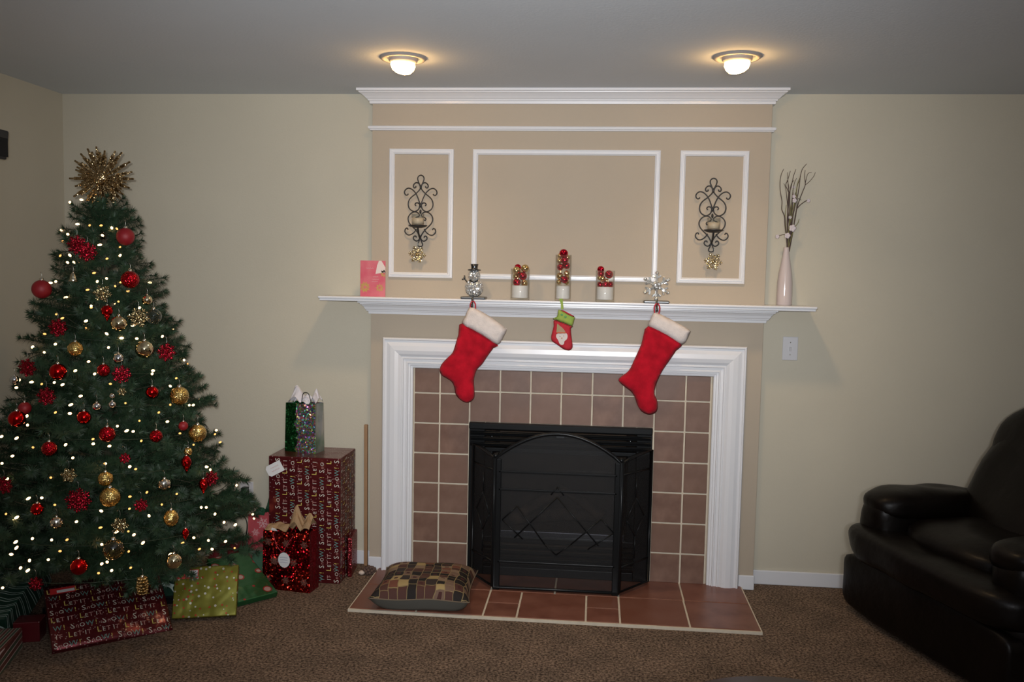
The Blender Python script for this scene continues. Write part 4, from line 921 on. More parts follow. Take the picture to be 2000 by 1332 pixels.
ma = N.new('ShaderNodeMath'); ma.operation = 'MULTIPLY_ADD'; ma.inputs[1].default_value = .07; L.new(nz.outputs['Fac'], ma.inputs[0]); L.new(sx.outputs[0], ma.inputs[2])
lt = N.new('ShaderNodeMath'); lt.operation = 'LESS_THAN'; lt.inputs[1].default_value = .098; L.new(ma.outputs[0], lt.inputs[0])
old = B.inputs['Base Color'].links[0].from_socket
mxx = N.new('ShaderNodeMix'); mxx.data_type = 'RGBA'; mxx.inputs[7].default_value = (.02, .13, .035, 1); L.new(lt.outputs[0], mxx.inputs[0]); L.new(old, mxx.inputs[6]); L.new(mxx.outputs[2], B.inputs['Base Color'])
b2 = bag('gift_bag', 'silver rainbow foil gift bag with white tissue on top of the tall box', (-1.378, -.10, th), -.22, .175, .085, .245, m_silver, M('bag_side', (.45, .45, .44), .25, metal=.6, col2=(.05, .16, .07), vscale=7))
m_tis = M('white_tissue', (.66, .63, .66), .8, var=.06, vscale=20)
tissue(b2, .175, .085, .245, [(.26, .110, .22), (.6, .065, .25), (.9, .10, .12)], m_tis, 7)
bm = nb(); add_tube(bm, smooth_path([(.085, .02, .25), (.095, .018, .295), (.125, .016, .295), (.143, .012, .25)], 5), .0022, 6); obj('handle', bm, M('dark_cord', (.03, .035, .03), .6), b2)
b3 = bag('gift_bag', 'small pink gift bag with snowflakes and green tissue beside the tree', (-1.603, -.03, 0), -.05, .15, .085, .266, M('pink_bag', (.55, .085, .10), .5), M('pink_bag_side', (.5, .07, .085), .5))
m_gt = M('green_tissue', (.012, .07, .03), .7, var=.3, vscale=16)
tissue(b3, .15, .085, .266, [(.35, .05, .3), (.72, .125, .13)], m_gt, 5)
bm = nb()
for (dx, dz, r_) in ((.085, .225, .03), (.045, .175, .02), (.10, .15, .022)):
    fb = flake_bm(r_, 6, .0004, .15, 1); vm = {}
    for v in fb.verts: vm[v] = bm.verts.new((v.co.x+dx, v.co.y-.0008+.004*(dz/.266), v.co.z+dz))
    for f in fb.faces: bm.faces.new([vm[v] for v in f.verts])
    fb.free()
p_ = obj('snowflake_print', bm, M('pink_print', (.72, .4, .4), .5), b3); tag(p_, kind='stuff')
bm = nb(); add_tube(bm, [(-.015, -.004, .262), (.02, -.002, .30), (.045, .01, .31)], .006, 8); obj('ribbon', bm, M('red_ribbon', (.35, .02, .03), .4), b3)
# ---------------------------------------------------------------- stockings and holders
m_plush = M('red_plush', (.42, .006, .018), .95, spec=.15, var=.22, vscale=22, bump=.5, bscale=420)
m_plush.node_tree.nodes['Principled BSDF'].inputs['Sheen Weight'].default_value = .05
m_fur = M('white_plush', (.66, .60, .57), .95, spec=.1, var=.08, vscale=30, bump=.6, bscale=300)
m_rcord = M('red_hanging_cord', (.45, .02, .04), .6)
def stocking(label, loc, body, cuff):
    t = thing('christmas_stocking', label, 'stocking', loc, group='red stockings on the mantel')
    obj('sock', puffy(body, .020, .016, dm=.035, wob=.006), m_plush, t)
    obj('cuff', puffy(cuff, .026, .014, dm=.022, wob=.004), m_fur, t)
    bm = nb()
    for dx in (-.008, .008): add_tube(bm, smooth_path([(dx*.4, 0, .03), (dx*1.5, -.002, .015), (dx*1.5, 0, -.005), (dx, 0, -.02)], 4), .0035, 6)
    obj('hanging_loop', bm, m_rcord, t)
stocking('large red plush stocking with white cuff hanging from the snowman holder', (-.430, -.145, 1.367), STK_L_BODY, STK_L_CUFF)
stocking('large red plush stocking with white cuff hanging from the snowflake holder', (.445, -.145, 1.387-.012), STK_R_BODY, STK_R_CUFF)
ms = thing('small_stocking', 'tiny red stocking with green cuff and white snowman face, centre of mantel', 'stocking', (-.010, -.140, 1.413))
m_msock = M('red_felt', (.42, .012, .025), .8, var=.1, vscale=40); m_mcuff = M('lime_felt', (.30, .38, .07), .85, col2=(.22, .36, .06), vscale=40)
obj('sock', puffy(MINI_BODY, .010, .008, dm=.016), m_msock, ms); obj('cuff', puffy(MINI_CUFF, .013, .008, dm=.012), m_mcuff, ms)
obj('lining', puffy(MINI_LIN, .004, .006, dm=.006, smooth_out=0, z0=-.011), m_msock, ms)
def flat_piece(name, outl, y, mat, lab=None):
    bm = nb(); O2 = [tuple(v[:2]) for v in smooth_path([(a, b, 0) for a, b in outl], 3, True)]; add_flat(bm, O2, y, .002); o = obj(name, bm, mat, ms)
    if lab: tag(o, lab)
flat_piece('face_patch', MINI_FACE, -.0135, M('white_felt', (.62, .56, .53), .9), 'white snowman face patch')
flat_piece('hat_patch', MINI_HAT, -.0142, M('pink_felt', (.42, .22, .18), .9, col2=(.30, .27, .13), vscale=60))
bm = nb()
for (x, z_) in ((.0, -.175),): pass
fx = sum(p[0] for p in MINI_FACE)/len(MINI_FACE); fz = sum(p[1] for p in MINI_FACE)/len(MINI_FACE)
for dx, dz in ((-.010, .012), (.008, .014)): add_ball(bm, (fx+dx, -.014, fz+dz), .0018, 8, 6)
obj('eyes', bm, M('eye_dots', (.02, .02, .02), .5), ms)
bm = nb(); add_lathe(bm, [(.003, 0), (0, .012)], 8, Matrix.Translation((fx-.001, -.0135, fz+.004)) @ Matrix.Rotation(PI/2+.4, 4, 'X')); obj('carrot_nose', bm, M('nose_orange', (.5, .2, .05), .6), ms)
hx = [p for p in MINI_HAT]; zb_ = min(p[1] for p in hx)
bm = nb(); add_box(bm, (min(p[0] for p in hx)-.001, -.0158, zb_), (max(p[0] for p in hx)+.002, -.0138, zb_+.005), Matrix.Identity(4)); obj('hat_brim', bm, M('brim_red', (.45, .10, .03), .8), ms)
bm = nb(); add_flat(bm, MINI_LOOP, -.002, .003); obj('hanging_loop', bm, m_mcuff, ms)
bm = nb()
c0, c1_ = MINI_CUFF[7], MINI_CUFF[4]
for k in range(9):
    t_ = k/8; add_ball(bm, (c0[0]+(c1_[0]-c0[0])*t_, -.010, c0[1]+(c1_[1]-c0[1])*t_-.002), .0035, 8, 6)
obj('cuff_fringe', bm, M('dark_green_fringe', (.05, .09, .02), .8), ms)
bm = nb()
for (dx, dz) in ((.018, -.045), (.036, -.055)): add_ball(bm, (MINI_CUFF[0][0]+dx, -.0135, MINI_CUFF[0][1]+dz+.025), .006, 10, 6, (1, .3, 1))
obj('cuff_dots', bm, M('cuff_dots', (.10, .30, .10), .8), ms)

def holder(label, x, loc_y=-.085):
    t = thing('stocking_holder', label, 'stocking holder', (x, loc_y, 1.405), group='silver stocking holders')
    bm = nb(); add_box(bm, (-.060, -.040, .0), (.060, .040, .012)); obj('base', bm, M('pewter', (.13, .135, .14), .3, metal=1.0), t, bevel=.004)
    bm = nb(); add_tube(bm, smooth_path([(0, -.036, .006), (0, -.048, .004), (0, -.055, -.012), (0, -.064, -.024), (0, -.066, -.032), (0, -.060, -.036)], 4), .0055, 8); obj('hook', bm, m_brass, t)
    return t
m_msc = glitter('silver_mosaic', (.80, .81, .80), 190, 1.1, .2, metal=.75)
m_chrome = glitter('chrome_facets', (.62, .63, .61), 75, .8, .2, metal=.65)
h1 = holder('silver stocking holder shaped like a mosaic snowman with top hat', -.434)
bm = nb(); add_ball(bm, (0, 0, .055), .046, 28, 18, (1, .6, 1)); obj('snowman_body', bm, m_msc, h1)
bm = nb(); add_ball(bm, (0, -.002, .114), .030, 24, 14, (1, .7, 1)); obj('snowman_head', bm, m_msc, h1)
bm = nb(); add_lathe(bm, [(0, .138), (.030, .138), (.033, .143), (.016, .145), (.0155, .155), (.019, .170), (.014, .168), (0, .163)], 20, cap=False); obj('top_hat', bm, m_brass, h1)
bm = nb()
for a, b in (((-.036, 0, .083), (-.052, -.004, .105)), ((-.046, -.002, .096), (-.060, -.002, .094)), ((-.046, -.002, .096), (-.048, -.002, .114))): add_tube(bm, [a, b], .0035, 6)
obj('twig_arm', bm, m_brass, h1)
bm = nb(); add_tube(bm, smooth_path([(-.020, -.012, .090), (0, -.022, .084), (.020, -.012, .090)], 4), .005, 8); obj('scarf', bm, m_brass, h1)
h2 = holder('silver stocking holder topped by a chunky jewelled snowflake', .444)
bm = nb()
for k in range(6):
    R_ = Matrix.Translation((0, 0, .082)) @ Matrix.Rotation(2*PI*k/6+PI/6, 4, 'Y')
    add_box(bm, (.015, -.005, -.006), (.058, .005, .006), R_)
    for s in (-1, 1): add_box(bm, (0, -.0045, -.005), (.025, .0045, .005), R_ @ Matrix.Translation((.036, 0, 0)) @ Matrix.Rotation(s*.95, 4, 'Y'))
obj('snowflake_arms', bm, m_chrome, h2, bevel=.0015)
bm = nb()
for k in range(6):
    a = 2*PI*k/6+PI/6; add_ball(bm, (.062*math.cos(a), -.002, .082-.062*math.sin(a)), .009, 12, 8)
obj('snowflake_tips', bm, m_chrome, h2)
bm = nb(); add_lathe(bm, [(0, .011), (.020, .008), (.022, 0), (.020, -.006), (0, -.008)], 18, Matrix.Translation((0, 0, .082)) @ Matrix.Rotation(PI/2, 4, 'X'), cap=False); obj('jewelled_centre', bm, m_msc, h2)
bm = nb(); add_lathe(bm, [(.008, .012), (.006, .026)], 10); obj('stem', bm, m_chrome, h2)

# ---------------------------------------------------------------- glasses with candles and mini balls
m_vg = glass('vase_glass', (.975, .98, .97), 1.0, .02)
m_wax = M('white_wax', (.74, .71, .69), .45, spec=.4)
m_rb = [glitter('mini_red', (.55, .012, .035), 260, .28, .16), M('mini_red_plain', (.55, .008, .03), .18, metal=1.0)]; m_gb = M('mini_gold', (.70, .50, .22), .17, metal=1.0)
def candle_glass(label, x, y, r, h_, wax, balls, where):
    t = thing('glass_cylinder', label, 'glass vase', (x, y, 1.405), group='glass cylinders on the mantel')
    bm = nb(); add_lathe(bm, [(0, 0), (r*.96, 0), (r, .004), (r, h_), (r-.0025, h_), (r-.003, .010), (0, .010)], 36, cap=False); obj('glass', bm, m_vg, t)
    c = thing('pillar_candle', 'white pillar candle at the bottom of the %s' % where, 'candle', (x, y, 1.4155), group='candles in glass cylinders')
    bm = nb(); add_lathe(bm, [(0, 0), (r-.0055, 0), (r-.0045, .003), (r-.0045, wax-.003), (r-.007, wax), (0, wax-.001)], 32, cap=False); wx = obj('wax', bm, m_wax, c)
    bm = nb(); add_tube(bm, [(0, 0, wax-.002), (.001, 0, wax+.004)], .0008, 5); obj('wick', bm, M('wick', (.1, .1, .1), .8), wx)
    zt_ = sorted(balls, key=lambda b: -b[3]); n = len(zt_)
    ords = ['topmost', 'second from top', 'third from top', 'fourth from top', 'fifth from top', 'sixth from top', 'seventh from top']
    cnt = {'red': 0, 'gold': 0}; tot = {c_: sum(1 for b in balls if b[0] == c_) for c_ in cnt}
    for col, bx, by, bz, br in zt_:
        i = cnt[col]; cnt[col] += 1
        rank = 'lowest' if i == tot[col]-1 else ords[i]
        # keep the ball inside the glass
        dx, dy = bx-x, by-y; lim = max(.001, r-.0035-br); d = math.hypot(dx, dy)
        if d > lim and bz < 1.405+h_: dx, dy = dx*lim/d, dy*lim/d
        o = thing('mini_ball', '%s small ball, %s %s one inside the %s' % ('shiny gold' if col == 'gold' else 'glittery red', rank, col, where), 'ornament', (x+dx, y+dy, bz), group='mini balls in the glasses')
        bm = nb(); add_ball(bm, (0, 0, 0), br, 18, 12); obj('ball', bm, m_gb if col == 'gold' else m_rb[i % 2], o)
candle_glass('short glass cylinder with candle and mostly gold mini balls, beside snowman holder', -.2115, -.062, .0455, .150, .060, GB_L, 'glass nearest the snowman holder')
candle_glass('tall slim glass cylinder filled with red and gold mini balls at mantel centre', -.003, -.062, .0385, .222, .062, GB_C, 'tall middle glass')
candle_glass('short glass cylinder with candle and mostly red mini balls, beside snowflake holder', .200, -.062, .0455, .150, .062, GB_R, 'glass nearest the snowflake holder')

# ---------------------------------------------------------------- greeting card
m_pink = M('card_pink', (.56, .08, .13), .35, col2=(.62, .17, .20), vscale=14); m_gold = M('card_gold', (.48, .34, .08), .35, col2=(.50, .24, .12), vscale=60)
cd_ = thing('greeting_card', 'pink Christmas card with gold flowers standing on the mantel end', 'card', (-1.013, -.035, 1.405))
bm = nb(); add_box(bm, (0, -.0008, 0), (.127, .0008, .178)); obj('front_cover', bm, m_pink, cd_)
bm = nb(); add_box(bm, (0, -.0008, 0), (.125, .0008, .178)); obj('back_cover', bm, M('card_white', (.7, .66, .64), .4), cd_, (0, .0018, 0), (0, 0, .38))
bm = nb(); add_flat(bm, [(.077, .112), (.085, .155), (.094, .1775), (.1065, .1775), (.1265, .145), (.1265, .118), (.108, .118)], -.0014, .0006); obj('white_panel', bm, M('card_cream', (.70, .60, .56), .35), cd_)
def petals(cx_, cz_, r, n):
    for k in range(n):
        a = 2*PI*k/n; bm_ = flat_bm; q = []
        for (u, v) in ((.15, 0), (.6, .22), (1, 0), (.6, -.22)): q.append((cx_+r*(u*math.cos(a)-v*math.sin(a)), cz_+r*(u*math.sin(a)+v*math.cos(a))))
        q = [(max(.0005, min(.1265, x)), max(.0005, min(.1775, z_))) for x, z_ in q]
        try: add_flat(bm_, q, -.0014, .0006)
        except ValueError: pass
flat_bm = nb(); petals(.024, .046, .028, 10); petals(.098, .044, .022, 8); petals(.12, .115, .02, 8); obj('gold_flowers', flat_bm, m_gold, cd_)
bm = nb()
for (x, z_, l_) in ((.030, .140, .036), (.060, .085, .034), (.064, .098, .026), (.058, .074, .03)): add_tube(bm, [(x+l_*k/10, -.0012, z_+.0025*math.sin(k*2.3)) for k in range(11)], .0009, 4)
obj('script_lines', bm, M('card_script', (.72, .5, .5), .4), cd_)

# ---------------------------------------------------------------- vase with twigs
m_cer = M('pale_ceramic', (.56, .485, .47), .14, spec=.6)
v_ = thing('bottle_vase', 'slender glossy beige bottle vase at the right end of the mantel', 'vase', (1.064, .030, 1.405))
bm = nb(); add_lathe(bm, [(0, 0), (.034, 0), (.0365, .004), (.0368, .05), (.0355, .11), (.031, .155), (.024, .195), (.017, .235), (.0125, .27), (.0122, .279), (.0095, .279), (.009, .25), (.0, .2)], 32, cap=False); obj('body', bm, m_cer, v_)
m_twig = M('twig', (.085, .055, .045), .8, var=.2, vscale=40); m_flower = M('silk_flower', (.58, .52, .54), .8); m_leafy = M('stem_green', (.20, .19, .06), .7)
tb = thing('twig_bouquet', 'bunch of bare brown twigs with small white blossoms in the beige vase', 'bouquet', (1.064, .030, 1.405))
def tw(pts, r0=.0028, r1=.0011, mat=m_twig):
    p = [((x-188)/4.59*.00252-.012*(1258-y)/1000*0, dy, (1258-y)/4.59*.00252) for x, y, dy in pts]
    bm = nb(); add_tube(bm, smooth_path(p, 4), r0, 6, r_end=r1); obj('twig', bm, mat, tb)
tw([(200, 800, 0), (190, 690, .004), (172, 560, .008), (165, 480, .01), (140, 420, .012), (138, 350, .01), (118, 260, .008), (112, 170, .006), (122, 110, .004), (138, 72, .002)])
tw([(205, 800, 0), (192, 640, -.006), (182, 520, -.01), (186, 400, -.01), (190, 300, -.012), (170, 250, -.014), (155, 210, -.012), (172, 165, -.01), (190, 90, -.01)])
tw([(205, 790, 0), (196, 600, .006), (190, 430, .01), (192, 320, .012), (205, 250, .014), (220, 180, .016), (232, 120, .018), (248, 70, .018)])
tw([(210, 790, 0), (222, 600, -.004), (230, 470, -.008), (248, 360, -.01), (262, 290, -.012), (270, 210, -.014), (275, 140, -.014), (290, 75, -.012), (325, 28, -.01)])
tw([(212, 790, 0), (238, 620, .004), (258, 470, .01), (272, 390, .012), (292, 320, .012), (315, 250, .01), (330, 200, .01), (320, 130, .008), (322, 78, .006)])
tw([(330, 205, .01), (365, 175, .012), (400, 130, .014), (412, 95, .014)], .0016, .0009)
tw([(330, 190, .01), (338, 140, .008), (350, 105, .006), (378, 98, .004)], .0013, .0008)
tw([(262, 420, .01), (285, 385, -.004), (320, 355, -.01), (345, 340, -.012)], .0022, .0015)
tw([(205, 740, 0), (190, 660, -.008), (160, 640, -.014), (120, 650, -.02), (95, 655, -.02)], .002, .0012)
tw([(205, 760, 0), (225, 650, -.012), (245, 580, -.016), (270, 540, -.018), (278, 505, -.02)], .0018, .001, m_leafy)
tw([(208, 760, 0), (225, 560, .012), (222, 430, .014), (235, 330, .014), (262, 250, .014)], .0022, .001)
tw([(202, 760, 0), (185, 600, .014), (172, 480, .016), (178, 380, .016)], .0024, .001, m_leafy)
rt = random.Random(21)
for k in range(11):
    x0 = rt.uniform(190, 225); x1 = rt.uniform(130, 320); yt = rt.uniform(90, 420); xm = x0+(x1-x0)*.35+rt.uniform(-14, 14); dd = rt.uniform(-.018, .018)
    tw([(205, 780, 0), (x0+rt.uniform(-6, 6), 640, dd*.4), (xm, 500+(yt-420)*.3, dd*.7), ((xm+x1)/2+rt.uniform(-16, 16), 380+(yt-420)*.6, dd), (x1, yt, dd)], .0022, .0009, m_twig if k % 4 else m_leafy)
for (x, y, dy, r) in ((225, 585, -.02, .017), (185, 650, -.02, .014), (235, 345, -.014, .011), (230, 310, -.012, .009), (355, 345, -.012, .009), (100, 660, -.02, .010), (230, 225, .01, .007), (205, 490, -.01, .008)):
    c = ((x-188)/4.59*.00252, dy, (1258-y)/4.59*.00252); bm = nb()
    for k in range(5):
        a = 2*PI*k/5; add_ball(bm, (c[0]+r*.55*math.cos(a), c[1]-r*.2, c[2]+r*.55*math.sin(a)), r*.5, 8, 6, (1, .45, 1))
    add_ball(bm, c, r*.4, 8, 6); obj('blossom', bm, m_flower, tb)

# ---------------------------------------------------------------- wall sconces
def sconce(label, where, x, zt_, jar_dx):
    t = thing('candle_sconce', label, 'sconce', (x, -.014, zt_), group='wrought iron sconces')
    for s in (-1, 1):
        for cv in SC_SYM:
            bm = nb(); add_tube(bm, smooth_path([(s*px, -.006, pz) for px, pz in cv], 3), .0031, 6); obj('scroll', bm, m_iron, t)
    bm = nb()
    for z_ in (-.058, -.147, -.178, -.305): add_ball(bm, (0, -.006, z_), .007, 10, 6, (.8, .8, 1.6))
    obj('binding_collars', bm, m_iron, t)
    bm = nb(); add_tube(bm, smooth_path([(0, -.008, -.305), (0, -.03, -.30), (0, -.06, -.275), (0, -.068, -.255)], 5), .0045, 8); obj('bracket', bm, m_iron, t)
    bm = nb(); add_lathe(bm, [(0, -.008), (.02, -.008), (.038, -.003), (.047, .003), (.045, .005), (.0, .001)], 28, Matrix.Translation((0, -.068, -.252)), cap=False); obj('drip_plate', bm, m_iron, t)
    j = thing('candle_jar', 'clear glass candle cup with cream candle on the %s' % where, 'candle', (x, -.082, zt_-.2466), group='candle cups on the sconces')
    bm = nb(); add_lathe(bm, [(0, 0), (.026, 0), (.0295, .004), (.030, .055), (.0285, .055), (.028, .006), (0, .004)], 28, cap=False); obj('glass_cup', bm, m_vg, j)
    bm = nb(); add_lathe(bm, [(0, .0045), (.027, .0045), (.0275, .033), (.0, .032)], 24, cap=False); obj('wax', bm, M('cream_wax', (.62, .50, .36), .5), j)
    bm = nb(); add_tube(bm, [(0, 0, .03), (.001, 0, .039)], .0008, 5); obj('wick', bm, m_iron, j)
sconce('black wrought iron scroll sconce in the panel frame nearer the Christmas tree', 'sconce nearer the Christmas tree', -.716, 2.006, 0)
sconce('black wrought iron scroll sconce in the panel frame nearer the twig vase', 'sconce nearer the twig vase', .702, 2.004, 0)
mo['flake_gold2'] = mo['flake_gold']
ornament('flake_gold', (-.728, -.030, 1.617), .043, 'gold glitter snowflake hung under the sconce nearer the Christmas tree', 'snowflakes under the sconces', face=(.05, -1, 0))
ornament('flake_gold', (.712, -.030, 1.608), .043, 'gold glitter snowflake hung under the sconce nearer the twig vase', 'snowflakes under the sconces', face=(-.05, -1, 0))

# ---------------------------------------------------------------- switch, outlet, speaker, pole
m_plate = M('plate_plastic', (.58, .57, .58), .4)
sw = thing('light_switch', 'white single light switch plate on the wall right of the mantel', 'light switch', (1.115, YB, 1.191))
bm = nb(); add_box(bm, (-.037, -.006, -.058), (.037, 0, .058)); plt_ = obj('plate', bm, m_plate, sw, bevel=.003)
bm = nb(); add_box(bm, (-.005, -.014, -.010), (.005, -.006, .010), Matrix.Rotation(.25, 4, 'X')); obj('toggle', bm, m_plate, plt_, bevel=.001)
bm = nb()
for z_ in (-.03, .03): add_lathe(bm, [(0, .0015), (.003, .001), (.003, 0)], 8, Matrix.Translation((0, -.006, z_)) @ Matrix.Rotation(PI/2, 4, 'X'))
obj('screws', bm, m_cap, plt_)
ou = thing('wall_outlet', 'white wall outlet plate low on the wall between tree and presents', 'outlet', (-1.652, YB, .352))
bm = nb(); add_box(bm, (-.036, -.006, -.058), (.036, 0, .058)); plt_ = obj('plate', bm, m_plate, ou, bevel=.003)
bm = nb()
for z_ in (-.02, .02): add_lathe(bm, [(0, .002), (.015, .001), (.016, 0)], 16, Matrix.Translation((0, -.006, z_)) @ Matrix.Rotation(PI/2, 4, 'X'))
obj('socket', bm, m_plate, plt_)
pg = thing('plug_cord', 'dark plug and cord of the tree lights in the wall outlet', 'cord', (-1.652, YB-.008, .372))
bm = nb(); add_box(bm, (-.016, -.040, -.014), (.016, -.002, .014)); obj('plug', bm, m_iron, pg, bevel=.004)
bm = nb(); add_tube(bm, smooth_path([(-.004, -.035, -.012), (-.012, -.045, -.06), (0, -.06, -.11), (.03, -.07, -.16), (.02, -.06, -.24), (-.01, -.05, -.33), (-.06, -.05, -.355)], 5), .003, 6); obj('cord', bm, m_iron, pg)
spk = thing('wall_speaker', 'small black speaker mounted high on the left side wall', 'speaker', (-2.64, -.585, 2.075))
bm = nb()
vs = [bm.verts.new(q) for q in ((.03, -.06, -.06), (.125, -.05, -.075), (.125, .05, -.075), (.03, .06, -.06), (.03, -.06, .06), (.14, -.05, .055), (.14, .05, .055), (.03, .06, .06))]
for f in ((0, 1, 2, 3), (4, 7, 6, 5), (0, 4, 5, 1), (1, 5, 6, 2), (2, 6, 7, 3), (3, 7, 4, 0)): bm.faces.new([vs[i] for i in f])
obj('cabinet', bm, M('speaker_black', (.012, .012, .018), .4), spk, bevel=.008)
bm = nb(); add_box(bm, (.0, -.02, -.02), (.032, .02, .02)); obj('bracket', bm, m_iron, spk)
bm = nb(); add_box(bm, (.130, -.042, -.062), (.136, .042, .048), Matrix.Rotation(.0, 4, 'Y')); obj('grille_cloth', bm, M('grille_cloth', (.008, .008, .009), .9), spk)
bm = nb(); add_box(bm, (-.009, -.012, 0), (.009, .006, .745)); pl = obj('wooden_pole', bm, M('pole_wood', (.28, .16, .08), .55, col2=(.34, .2, .1), vscale=8), None, (-1.0, .062, 0), (.02, 0, 0), bevel=.003)
tag(pl, 'slim brown wooden stick leaning against the wall beside the chimney', 'stick')
lump = thing('pine_cone', 'small brown cone with a cream end lying at the hearth corner', 'pine cone', (-.945, -.075, .0))
bm = nb()
rnd = random.Random(2)
for k in range(26):
    a = k*2.4; q = (k/25-.5); add_ball(bm, (q*.055, .018*math.cos(a)*math.cos(q*2.6), .022+.018*math.sin(a)*math.cos(q*2.6)), .009, 6, 4)
obj('scales', bm, M('cone_brown', (.10, .06, .045), .8), lump, rot=(0, 0, .3))
bm = nb(); add_ball(bm, (-.038, -.012, .012), .015, 12, 8, (1.1, .9, .75)); obj('tip', bm, M('cone_cream', (.60, .50, .42), .7), lump)

# ---------------------------------------------------------------- pillow on the hearth
m_pil = bpy.data.materials.new('patchwork'); nt, N, L, B = nodes(m_pil); B.inputs['Roughness'].default_value = .75; B.inputs['Specular IOR Level'].default_value = .25
tc = N.new('ShaderNodeTexCoord'); sc_ = N.new('ShaderNodeVectorMath'); sc_.operation = 'SCALE'; sc_.inputs[3].default_value = 24
dn = N.new('ShaderNodeTexNoise'); dn.inputs['Scale'].default_value = 9; L.new(tc.outputs['Object'], dn.inputs['Vector'])
jx = N.new('ShaderNodeVectorMath'); jx.operation = 'SCALE'; jx.inputs[3].default_value = .030
dn.inputs['Scale'].default_value = 13; dn.inputs['Detail'].default_value = 1.0
L.new(dn.outputs['Color'], jx.inputs[0]); ja = N.new('ShaderNodeVectorMath'); ja.operation = 'ADD'; L.new(jx.outputs[0], ja.inputs[0]); L.new(tc.outputs['Object'], ja.inputs[1])
s0 = N.new('ShaderNodeVectorMath'); s0.operation = 'SCALE'; s0.inputs[3].default_value = 24; L.new(ja.outputs[0], s0.inputs[0])
sx0 = N.new('ShaderNodeSeparateXYZ'); L.new(s0.outputs[0], sx0.inputs[0])
fx0 = N.new('ShaderNodeMath'); fx0.operation = 'FLOOR'; L.new(sx0.outputs[0], fx0.inputs[0])
wc = N.new('ShaderNodeTexWhiteNoise'); wc.noise_dimensions = '1D'; L.new(fx0.outputs[0], wc.inputs['W'])
oy = N.new('ShaderNodeMath'); oy.operation = 'ADD'; L.new(sx0.outputs[1], oy.inputs[0]); L.new(wc.outputs['Value'], oy.inputs[1])
my = N.new('ShaderNodeMath'); my.operation = 'MULTIPLY_ADD'; my.inputs[1].default_value = .9; L.new(wc.outputs['Value'], my.inputs[0]); my.inputs[2].default_value = .75
my2 = N.new('ShaderNodeMath'); my2.operation = 'MULTIPLY'; L.new(oy.outputs[0], my2.inputs[0]); L.new(my.outputs[0], my2.inputs[1])
cb = N.new('ShaderNodeCombineXYZ'); L.new(sx0.outputs[0], cb.inputs[0]); L.new(my2.outputs[0], cb.inputs[1])
sc_.inputs[3].default_value = 1.0; L.new(cb.outputs[0], sc_.inputs[0])
fl = N.new('ShaderNodeVectorMath'); fl.operation = 'FLOOR'; L.new(sc_.outputs[0], fl.inputs[0])
fr_ = N.new('ShaderNodeVectorMath'); fr_.operation = 'FRACTION'; L.new(sc_.outputs[0], fr_.inputs[0])
fl2 = N.new('ShaderNodeVectorMath'); fl2.operation = 'MULTIPLY'; fl2.inputs[1].default_value = (1, 1, 0); L.new(fl.outputs[0], fl2.inputs[0])
wn = N.new('ShaderNodeTexWhiteNoise'); L.new(fl2.outputs[0], wn.inputs['Vector'])
cr = N.new('ShaderNodeValToRGB'); cr.color_ramp.interpolation = 'CONSTANT'; el = cr.color_ramp.elements
pal = [(0, (.016, .013, .012)), (.24, (.075, .032, .025)), (.40, (.16, .10, .07)), (.56, (.035, .025, .022)), (.70, (.22, .15, .10)), (.84, (.34, .25, .11)), (.93, (.15, .055, .035))]
el[0].color = rgba(pal[0][1]); el[1].position = pal[1][0]; el[1].color = rgba(pal[1][1])
for p, c in pal[2:]: q = el.new(p); q.color = rgba(c)
L.new(wn.outputs['Value'], cr.inputs[0])
sb_ = N.new('ShaderNodeVectorMath'); sb_.operation = 'SUBTRACT'; sb_.inputs[1].default_value = (.5, .5, .5); L.new(fr_.outputs[0], sb_.inputs[0])
ab = N.new('ShaderNodeVectorMath'); ab.operation = 'ABSOLUTE'; L.new(sb_.outputs[0], ab.inputs[0]); sp3 = N.new('ShaderNodeSeparateXYZ'); L.new(ab.outputs[0], sp3.inputs[0])
mxn = N.new('ShaderNodeMath'); mxn.operation = 'MAXIMUM'; L.new(sp3.outputs[0], mxn.inputs[0]); L.new(sp3.outputs[1], mxn.inputs[1])
gt = N.new('ShaderNodeMath'); gt.operation = 'GREATER_THAN'; gt.inputs[1].default_value = .465; L.new(mxn.outputs[0], gt.inputs[0])
m1 = N.new('ShaderNodeMix'); m1.data_type = 'RGBA'; m1.inputs[7].default_value = (.24, .18, .085, 1); L.new(gt.outputs[0], m1.inputs[0]); L.new(cr.outputs[0], m1.inputs[6])
ls_ = N.new('ShaderNodeMath'); ls_.operation = 'LESS_THAN'; ls_.inputs[1].default_value = .2; L.new(mxn.outputs[0], ls_.inputs[0])
wn2 = N.new('ShaderNodeSeparateColor'); L.new(wn.outputs['Color'], wn2.inputs[0]); g5 = N.new('ShaderNodeMath'); g5.operation = 'GREATER_THAN'; g5.inputs[1].default_value = .72; L.new(wn2.outputs[1], g5.inputs[0])
an = N.new('ShaderNodeMath'); an.operation = 'MULTIPLY'; L.new(ls_.outputs[0], an.inputs[0]); L.new(g5.outputs[0], an.inputs[1])
m2 = N.new('ShaderNodeMix'); m2.data_type = 'RGBA'; m2.inputs[7].default_value = (.06, .02, .018, 1); L.new(an.outputs[0], m2.inputs[0]); L.new(m1.outputs[2], m2.inputs[6]); L.new(m2.outputs[2], B.inputs['Base Color'])
m_pback = M('grey_back', (.085, .082, .07), .8)
pil = thing('throw_pillow', 'brown patchwork throw pillow lying on the hearth tiles', 'pillow', (-.600, -.372, .0165), .045)
